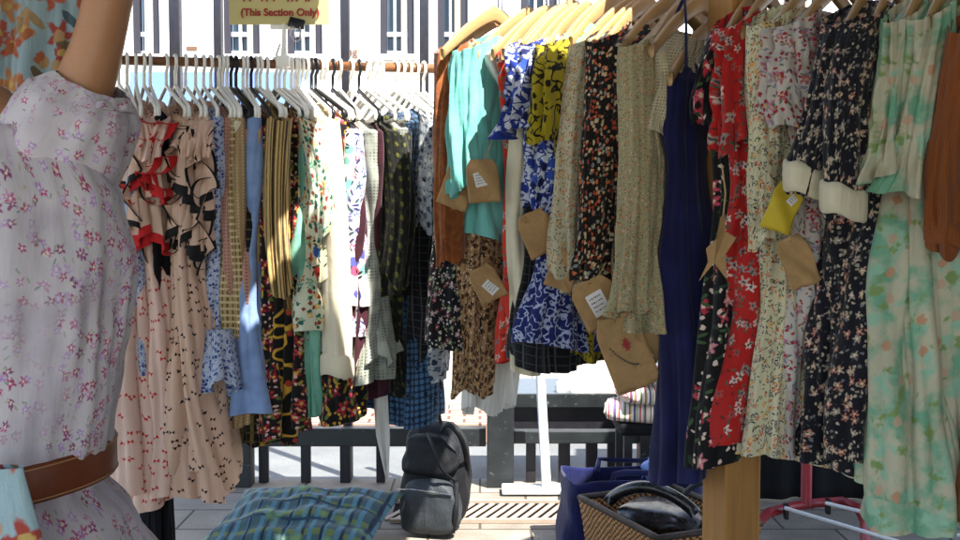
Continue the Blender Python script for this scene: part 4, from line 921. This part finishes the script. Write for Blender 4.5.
# low table behind the fence with a heap of white cotton
bt = empty('low_table', (fx(575, 5.5), 5.5, -.12)); tag(bt, 'low grey table standing in the road behind the fence', 'table')
mb = MB(); mb.box((.02, .05, .475), (1.0, .5, .04)); mb.build('tabletop', 'bench grey', bt, bevel=.005, smooth=False); mb = MB(); mb.box((.02, -.16, .36), (.96, .02, .18)); mb.build('undershade_panel', 'black iron', bt, smooth=False)  # black front panel stands in for the shadow under the tabletop
for sx in (-1, 1):
    for sy in (-1, 1):
        mb = MB(); mb.box((.02 + sx * .44, .05 + sy * .2, .2275), (.05, .05, .455)); mb.build('leg', 'black iron', bt, smooth=False)
mb = MB(); A = []
for i in range(16):
    r = []
    for k in range(48):
        a = 2 * math.pi * k / 48; t = i / 15; f = 1 + .06 * math.sin(5 * a + 2) + .05 * math.sin(9 * a + 5 * t)
        sx = math.copysign(abs(math.cos(a)) ** .5, math.cos(a)); sy = math.copysign(abs(math.sin(a)) ** .5, math.sin(a)); q = math.cos(t * math.pi / 2) ** .35
        r.append((.19 * sx * f * q, .12 * sy * f * q, .105 * t ** .8 * (1 + .2 * math.sin(4 * a)) + .02 * sx * t))
    A.append(r)
mb.grid(A, wrap=True); hp = P(592, 392, 5.42); tag(mb.build('cloth_heap', 'white cotton', loc=(hp.x, 5.42, .376)), 'heap of bright white cloth on the low grey table', 'cloth')
# stool with folded textiles
st = P(655, 430, 4.45); so = empty('stool', (st.x - .02, 4.5, 0)); tag(so, 'black stool under the folded striped textiles', 'stool')
mb = MB(); mb.box((0.03, 0, .385), (.36, .34, .05)); mb.build('seat', 'black cloth', so, bevel=.015, smooth=False)
for sx in (-1, 1):
    for sy in (-1, 1): mb = MB(); mb.box((.03 + sx * .14, sy * .13, .18), (.035, .035, .36)); mb.build('leg', 'black iron', so, smooth=False)
def folded(z, w, d, h, x, y, rz, label):
    mb = MB(); A = []; n = 30
    for i in range(29):
        t = -1 + 2 * i / 28; r = []
        for k in range(n):
            a = 2 * math.pi * k / n; e = (1 - abs(t) ** 6) ** .3
            r.append((w / 2 * math.copysign(abs(math.cos(a)) ** .4, math.cos(a)) * (.85 + .15 * e) + .004 * math.sin(5 * t), d / 2 * t, h / 2 * (math.copysign(abs(math.sin(a)) ** .7, math.sin(a)) * e + .08 * math.sin(3 * math.cos(a) + 4 * t))))
        A.append(r)
    mb.grid(A, wrap=True); o = mb.build('folded_textile', 'striped textile', loc=(x, y, z)); o.rotation_euler = (0, 0, R(rz)); tag(o, label, 'textile', 'folded striped textiles on the stool')
hs = [('lowest folded striped textile resting on the black stool', 82), ('middle folded striped textile of the stack on the stool', 96), ('topmost folded striped textile of the stack on the stool', 88)]
for i, (lb, rz) in enumerate(hs): folded(.452 + i * .078, .28, .40 - .03 * i, .085, so.location.x + .0 + .045 * i, 4.46, rz, lb)

# plaid cushion
pl = P(303, 540, 3.95); mb = MB(); A = []
n = 46
for i in range(n + 1):
    u = -1 + 2 * i / n; r = []
    for k in range(n + 1):
        v = -1 + 2 * k / n
        hgt = ((1 - u ** 2) * (1 - v ** 2)) ** .5
        px_ = u * (1 - .09 * (1 - v * v)) ; py_ = v * (1 - .10 * (1 - u * u))
        r.append((.36 * px_, .25 * py_, .092 * hgt + .010 * math.sin(9 * u + 4 * v) * hgt + .008 * math.sin(14 * v - 3 * u) * hgt))
    A.append(r)
A = np.array(A); UVp = np.stack([A[..., 0], A[..., 1]], -1)
mb.grid(A, UVp, flip=True); B = A.copy(); B[..., 2] *= -.85; mb.grid(B, UVp)
cu = mb.build('cushion', 'plaid', loc=(pl.x - .01, 3.97, .10)); cu.rotation_euler = (R(14), R(-3), R(-14)); tag(cu, 'large blue and green plaid cushion lying on the paving under the left rail', 'cushion')

# backpack
bk = P(430, 530, 4.12); ba = empty('backpack', (bk.x, 4.2, 0), R(-14)); tag(ba, 'black backpack with front pocket tinted as sunlit standing on the paving', 'backpack')
def pack(w, d, h, z0, y0, mat, name, parent, e=.55, lean=.0, x0=0):
    mb = MB(); A = []
    for i in range(30):
        t = i / 29; q = (1 - abs(2 * t - 1) ** 5) ** .4; r = []
        for k in range(56):
            a = 2 * math.pi * k / 56; tp = 1 - .22 * t * t
            wr = 1 + .025 * math.sin(7 * a + 9 * t) + .02 * math.sin(4 * a - 14 * t)
            r.append((x0 + w / 2 * tp * q * wr * math.copysign(abs(math.cos(a)) ** e, math.cos(a)) + .02 * math.sin(3 * t), y0 + lean * t + d / 2 * q * wr * math.copysign(abs(math.sin(a)) ** e, math.sin(a)), z0 + h * t))
        A.append(r)
    mb.grid(A, wrap=True); return mb.build(name, mat, parent)
main = pack(.29, .17, .45, 0, 0, 'black nylon', 'main_compartment', ba, lean=.05)
pack(.25, .10, .23, .01, -.095, 'grey nylon', 'front_pocket', ba, x0=.015)  # grey colour stands in for sunlight on the black pocket
pack(.24, .09, .17, .24, -.06, 'black nylon', 'lid', ba, lean=.03)
mb = MB(); mb.tube([(-.03, .03, .43), (-.03, .02, .49), (.03, .02, .49), (.035, .03, .43)], .008, 8, flat=.5); mb.build('handle', 'black nylon', ba)
for pts in ([(.05, -.02, .42), (.10, -.09, .46), (.15, -.1, .42), (.165, -.06, .34), (.15, .02, .26), (.14, .03, .18)], [(.0, -.06, .41), (.05, -.14, .38), (.09, -.16, .30), (.13, -.1, .235)], [(.125, -.12, .03), (.145, -.14, .12), (.135, -.1, .24)]):
    mb = MB(); q = [Vector(p) for p in pts]; sm = []
    for i in range(len(q) - 1):
        for s_ in range(6):
            u = s_ / 6; p0, p1, p2, p3 = q[max(0, i - 1)], q[i], q[i + 1], q[min(len(q) - 1, i + 2)]
            sm.append(.5 * ((2 * p1) + (p2 - p0) * u + (2 * p0 - 5 * p1 + 4 * p2 - p3) * u * u + (3 * p1 - p0 - 3 * p2 + p3) * u ** 3))
    sm.append(q[-1]); mb.tube(sm, .011, 8, flat=.35); mb.build('strap', 'black nylon', ba)
mb = MB(); mb.tube([(-.1, -.147, .20), (-.03, -.153, .205), (.06, -.153, .20), (.13, -.14, .19)], .003, 6); mb.build('zip', 'steel', ba)

# blue tote and wicker basket with a black handbag
tb = P(632, 480, 4.0); to = empty('tote_bag', (tb.x, 4.02, 0), R(6)); tag(to, 'blue open topped tote bag behind the wicker basket', 'tote bag')
mb = MB(); A = []
for i in range(20):
    t = i / 19; r = []
    for k in range(80):
        a = 2 * math.pi * k / 80; ex = .35; w = .29 - .03 * t; d = .13 + .01 * t
        r.append((w * math.copysign(abs(math.cos(a)) ** ex, math.cos(a)) + .006 * math.sin(9 * t + 3 * a), d * math.copysign(abs(math.sin(a)) ** ex, math.sin(a)) + .012 * math.sin(4 * a + 3 * t) * t, .280 * t + .008 * math.sin(3 * a) * t))
    A.append(r)
mb.grid(A, wrap=True); o = len(mb.v); mb.face([k for k in range(80)]); mb.build('bag_body', 'tote blue', to, solid=.004)
for s in (-1, 1):
    mb = MB(); mb.tube([(-.11, s * .125, .26), (-.10, s * .13, .31), (-.05, s * .10, .31), (.06, s * .1, .305), (.10, s * .13, .30), (.11, s * .125, .26)], .012, 8, flat=.3); mb.build('handle', 'tote blue', to)
mb = MB(); A = []
for i in range(8):
    A.append([(.08 + .09 * (k / 9 - .5) * (1 - .5 * i / 7) + .01 * math.sin(i + k), -.02 + .03 * math.sin(k * 1.3 + i * .4), .26 + .075 * i / 7 + .012 * math.sin(k * 2.1)) for k in range(10)])
mb.grid(A); solid('tissue', '#6f8fd0', .6); mb.build('tissue', 'tissue', to, solid=.001)
# wicker
t = NT('wicker'); uv = t.n('ShaderNodeTexCoord').outputs['UV']; s3 = t.sep(uv)
wn, wc = t.noise(uv, 25, 3); s3 = t.sep(t.vmath('ADD', uv, t.vmath('SCALE', t.vmath('SUBTRACT', wc, (.5, .5, .5)), scale=.016))); wx = t.math('SINE', t.math('MULTIPLY', s3[0], 260.0)); wy = t.math('SINE', t.math('MULTIPLY', s3[1], 300.0)); wv = t.math('MULTIPLY', wx, wy)
f, _ = t.noise(uv, 60, 3); wv2 = t.math('ADD', wv, t.math('MULTIPLY', f, .5))
t.put(t.bsdf.inputs['Base Color'], t.ramp(t.step(wv2, -.9, 1.1), [lin('#2c190c'), lin('#7c4f24'), lin('#b98548')], False)); t.bsdf.inputs['Roughness'].default_value = .6
b = t.n('ShaderNodeBump'); b.inputs['Strength'].default_value = .9; b.inputs['Distance'].default_value = .006; t.put(b.inputs['Height'], wv2); t.put(t.bsdf.inputs['Normal'], b.outputs[0]); MATS['wicker'] = t.m
c0 = G(580, 499, .262); e1 = (G(688, 470, .28) - c0).normalized(); e1 = Vector((.92, .39, 0)); e2 = Vector((.39, -.92, 0))
bs = empty('wicker_basket', (c0.x, c0.y, 0)); tag(bs, 'brown wicker basket with open top beside the wooden post', 'basket')
LX, LY, BH = .40, .52, .262
def ringb(z, k, inset):
    pts = []
    for (a, b2), (a2, b3) in zip([(0, 0), (1, 0), (1, 1), (0, 1)], [(1, 0), (1, 1), (0, 1), (0, 0)]):
        for q in range(14):
            u = q / 14; aa, bb = a + (a2 - a) * u, b2 + (b3 - b2) * u; m = .5
            aa = m + (aa - m) * k; bb = m + (bb - m) * k; aa = min(max(aa, inset / LX), 1 - inset / LX) if inset else aa; bb = min(max(bb, inset / LY), 1 - inset / LY) if inset else bb
            p = e1 * LX * aa + e2 * LY * bb; pts.append((p.x, p.y, z))
    return pts
mb = MB(); mb.grid([ringb(.002, .86, 0), ringb(.1, .91, 0), ringb(.2, .96, 0), ringb(BH, 1, 0)], wrap=True, flip=True); mb.face(list(range(56))[::-1]); mb.build('basket_body', 'wicker', bs, solid=.012, smooth=False)
mb = MB(); rp = ringb(BH + .006, 1, 0); mb.tube(rp + rp[:2], .012, 8, cap=False); mb.build('rim', 'dark weave', bs)
hb_c = Vector((c0.x, c0.y, 0)) + e1 * .20 + e2 * .20
hb = empty('handbag', (hb_c.x, hb_c.y, .05), R(-30)); tag(hb, 'glossy black leather handbag lying in the wicker basket', 'handbag')
pack(.36, .26, .235, .0, 0, 'black leather', 'bag_body', hb, e=.7)
mb = MB(); mb.tube([(-.16 + .32 * i / 16, -.05 - .02 * math.sin(math.pi * i / 16), .225 + .075 * math.sin(math.pi * i / 16) ** .8) for i in range(17)], .022, 12); mb.build('handle', 'black leather', hb)
mb = MB(); mb.tube([(.05 + .2 * i / 12, .09, .20 + .10 * math.sin(math.pi * i / 12) ** .7) for i in range(13)], .010, 10); mb.build('handle', 'grey nylon', hb)

# red base with white rods
rr = empty('red_rack', (P(812, 505, 4.25).x, 4.25, 0)); tag(rr, 'red tubular rack foot with upright beneath the black and green dresses', 'rack')
ox = rr.location.x; oy = rr.location.y
def rl(px, py, z): g_ = G(px, py, z); return (g_.x - ox, g_.y - oy, z)
mb = MB(); b0 = [rl(757, 524, .12), rl(768, 513, .12), rl(790, 507, .12), rl(815, 503, .12), rl(842, 501, .12), rl(858, 508, .12), rl(865, 522, .115), (rl(866, 540, .11)[0], rl(866, 540, .11)[1], .06), (rl(866, 545, .1)[0], rl(866, 548, .1)[1], .0)]
mb.tube(b0, .019, 14); mb.build('base_tube', 'red paint', rr)
u0 = rl(806, 505, .12); mb = MB(); mb.tube([u0, (u0[0], u0[1], 1.0)], .022, 14); mb.build('upright', 'red paint', rr)
for (a, b_) in (((785, 508), (960, 560)), ((826, 503), (965, 537))):
    p0, p1 = rl(*a, .145), rl(*b_, .145); mb = MB(); mb.tube([p0, p1], .0075, 10); mb.build('rod', 'white paint', rr)
for a in ((786, 510), (828, 505)):
    p0 = rl(*a, .13); mb = MB(); mb.box((p0[0], p0[1], .125), (.014, .03, .06)); mb.build('clamp', 'black plastic', rr, smooth=False)
# dark cloth covered table
mb = MB(); A = []
tx0, tx1 = P(705, 500, 4.75).x, P(1080, 500, 4.75).x
for i in range(16):
    z = .78 * (1 - i / 15) + .004; r = []
    for k in range(150):
        u = k / 149 * 3.4
        if u < .7: p = (tx0, 5.35 - u)
        elif u < 2.7: p = (tx0 + (tx1 - tx0) * (u - .7) / 2.0, 4.65)
        else: p = (tx1, 4.65 + (u - 2.7))
        a = .02 * (i / 15) * (math.sin(26 * u) + .6 * math.sin(41 * u + 1)); r.append((p[0] + (a if not .7 < u < 2.7 else 0), p[1] - (a if .7 < u < 2.7 else 0), z))
    A.append(r)
mb.grid(A); mb.v += [(tx0, 4.65, .784), (tx1, 4.65, .784), (tx1, 5.35, .784), (tx0, 5.35, .784)]; q = len(mb.v); mb.face([q - 4, q - 3, q - 2, q - 1])
tag(mb.build('covered_table', 'black cloth', solid=.003), 'table under a dark navy cloth reaching the paving behind the right rail', 'table')

# building across the street
BD = 14.0
bu = empty('building', (0, BD, 0)); tag(bu, 'white painted building across the street with dark sash windows', 'building')
solid('white wall', '#dcdad6', .8, vary=.04, scale=3); solid('window dark', '#2b3440', .15, vary=.3, scale=3, spec=.6); solid('dark frame', '#26222a', .5); solid('beige frame', '#b8a184', .6); solid('fascia blue', '#6784b8', .5, vary=.06, scale=3)
# glass with a blurred street reflection comes from gloss
t = NT('window glass'); t.put(t.bsdf.inputs['Base Color'], t.ramp(t.noise(t.n('ShaderNodeTexCoord').outputs['Object'], 1.6, 3)[0], [lin('#141b22'), lin('#34424e'), lin('#56646c')], False)); t.bsdf.inputs['Roughness'].default_value = .12; t.bsdf.inputs['Specular IOR Level'].default_value = .35; MATS['window glass'] = t.m
def bx(px): return (px - 480) / F * BD
def bz(py): return P(480, py, BD).z
wins = [(136, 163), (226, 262), (289, 324), (381, 415), (438, 468), (-40, 0), (40, 75), (520, 556), (600, 636), (690, 726), (780, 816), (870, 906)]
WZ0, WZ1 = bz(55), bz(-75)
xs = sorted(wins); edges_ = [-30.0] + [c for w in xs for c in (bx(w[0]), bx(w[1]))] + [30.0]
mb = MB()
mb.box((0, .15, (WZ0 + 0) / 2), (60, .3, WZ0)); mb.box((0, .15, (WZ1 + 10) / 2), (60, .3, 10 - WZ1))
for i in range(0, len(edges_), 2): mb.box(((edges_[i] + edges_[i + 1]) / 2, .15, (WZ0 + WZ1) / 2), (edges_[i + 1] - edges_[i], .296, WZ1 - WZ0 + .004))
mb.build('wall', 'white wall', bu, smooth=False)
for w in xs:
    x0, x1 = bx(w[0]), bx(w[1]); fr = MB(); wd = x1 - x0
    fr.box((x0 + .045, .10, (WZ0 + WZ1) / 2), (.09, .12, WZ1 - WZ0)); fr.box((x1 - .045, .10, (WZ0 + WZ1) / 2), (.09, .12, WZ1 - WZ0), mi=0)
    wo = fr.build('window', ['dark frame'], bu, smooth=False)
    s_ = MB(); mz = bz(33); s_.box(((x0 + x1) / 2, .12, mz), (wd - .18, .05, .06)); s_.box((x0 + wd * .42, .12, (WZ0 + WZ1) / 2), (.035, .045, WZ1 - WZ0)); s_.box(((x0 + x1) / 2, .12, WZ0 + .035), (wd - .18, .05, .07)); s_.build('sash', 'white paint', wo, smooth=False)
    gl = MB(); gl.box(((x0 + x1) / 2, .18, (WZ0 + WZ1) / 2), (wd - .18, .02, WZ1 - WZ0)); gl.build('pane', 'window glass', wo, smooth=False)
    cu_ = MB(); cu_.box((x1 - .14, .08, (WZ0 + WZ1) / 2), (.08, .06, WZ1 - WZ0)); cu_.build('jamb', 'beige frame', wo, smooth=False)
    sl_ = MB(); sl_.box(((x0 + x1) / 2, -.04, WZ0 - .035), (wd + .12, .1, .07)); sl_.build('sill', 'white paint', wo, smooth=False)
mb = MB(); mb.box(((bx(136) + bx(312)) / 2, -.06, (bz(73) + bz(118)) / 2), (bx(312) - bx(136), .12, bz(73) - bz(118))); mb.build('fascia', 'fascia blue', bu, bevel=.01, smooth=False)
solid('brown letter', '#6b4a30', .7)
mb = MB(); mb.box((bx(195), -.02, bz(48.5)), (.14, .03, .05)); mb.build('wall_plate', 'brown letter', bu, smooth=False)
text('ing', .16, (bx(352), -.01, bz(52)), bu, 'brown letter', name='lettering', off=.004)

# unseen roofs overhead, outlines shaped to cast shade and leave sun patches
def roof(name, poly, z, label):
    mb = MB(); n = len(poly)
    for dz in (0, .012): mb.v += [(x, y, z + dz) for x, y in poly]
    mb.face(list(range(n))[::-1]); mb.face(list(range(n, 2 * n)))
    for i in range(n): k = (i + 1) % n; mb.face([i, k, n + k, n + i])
    tag(mb.build(name, 'canopy cloth', smooth=False), label, 'canopy')
roof('stall_canopy', [(-3.2, -3.2), (5, -3.2), (5, 1.93), (.55, 1.93), (.25, 1.98), (-.01, 2.16), (-.055, 2.03), (-.10, 2.05), (-.07, 2.22), (-.30, 2.72), (-.55, 3.3), (-3.2, 3.3)], 2.32, 'unseen stall canopy over the two rails, edge cut for sun patches')  # outline and notch cut to drop sun on chosen garments
roof('cushion_shade_sheet', [(-4, 3.1), (-.5, 3.02), (-.22, 2.74), (.2, 2.70), (.24, 2.45), (.66, 2.45), (.72, 4.35), (-4, 4.35)], 2.36, 'unseen canopy added overhead to shade the cushion')  # added only to keep sun off the cushion
roof('right_shade_sheet', [(.62, 1.8), (6, 1.8), (6, 5.0), (1.62, 5.0), (1.42, 3.2), (.92, 2.66), (.62, 2.2)], 2.40, 'unseen canopy added overhead to shade the basket and red rack')  # added to keep sun off the basket, tote and near dresses

def light_blocker(x0, y0, x1, y1, label):
    mb = MB(); A = []; d = Vector((x1 - x0, y1 - y0)); L = d.length; d /= L
    for z in (2.30, 1.5, .7, .02): A.append([(x0 + d.x * L * k / 60 - d.y * .03 * math.sin(k * 1.3), y0 + d.y * L * k / 60 + d.x * .03 * math.sin(k * 1.3), z) for k in range(61)])
    mb.grid(A); tag(mb.build('light_block_sheet', 'canopy cloth', solid=.004), label, 'blocker')
light_blocker(2.3, 2.0, 2.5, -3.5, 'grey curtain added unseen to cut light from the right')  # unseen sheet added to darken the stall from the right

# ================================================================== light
SUN = Vector((.36, -.42, .88)).normalized()
w = bpy.data.worlds.new('World'); scene.world = w; w.use_nodes = True; nt = w.node_tree; bg = nt.nodes['Background']
sky = nt.nodes.new('ShaderNodeTexSky'); sky.sky_type = 'NISHITA'; sky.sun_disc = False
sky.sun_elevation = math.asin(SUN.z); sky.sun_rotation = math.atan2(SUN.x, SUN.y); nt.links.new(sky.outputs[0], bg.inputs[0]); bg.inputs[1].default_value = .15
sd = bpy.data.lights.new('sun', 'SUN'); sd.energy = 4.2; sd.angle = R(.5); sd.color = (1, .955, .88); so_ = bpy.data.objects.new('sun', sd); COL.objects.link(so_)
so_.rotation_euler = (-SUN).to_track_quat('-Z', 'Y').to_euler(); so_.location = (3, -3, 8)
scene.view_settings.view_transform = 'Standard'; scene.view_settings.look = 'None'; scene.view_settings.gamma = 1; scene.view_settings.use_curve_mapping = False
scene.view_settings.exposure = 2.05
scene.render.engine = 'CYCLES'; scene.cycles.max_bounces = 8; scene.cycles.diffuse_bounces = 3; scene.cycles.use_denoising = True
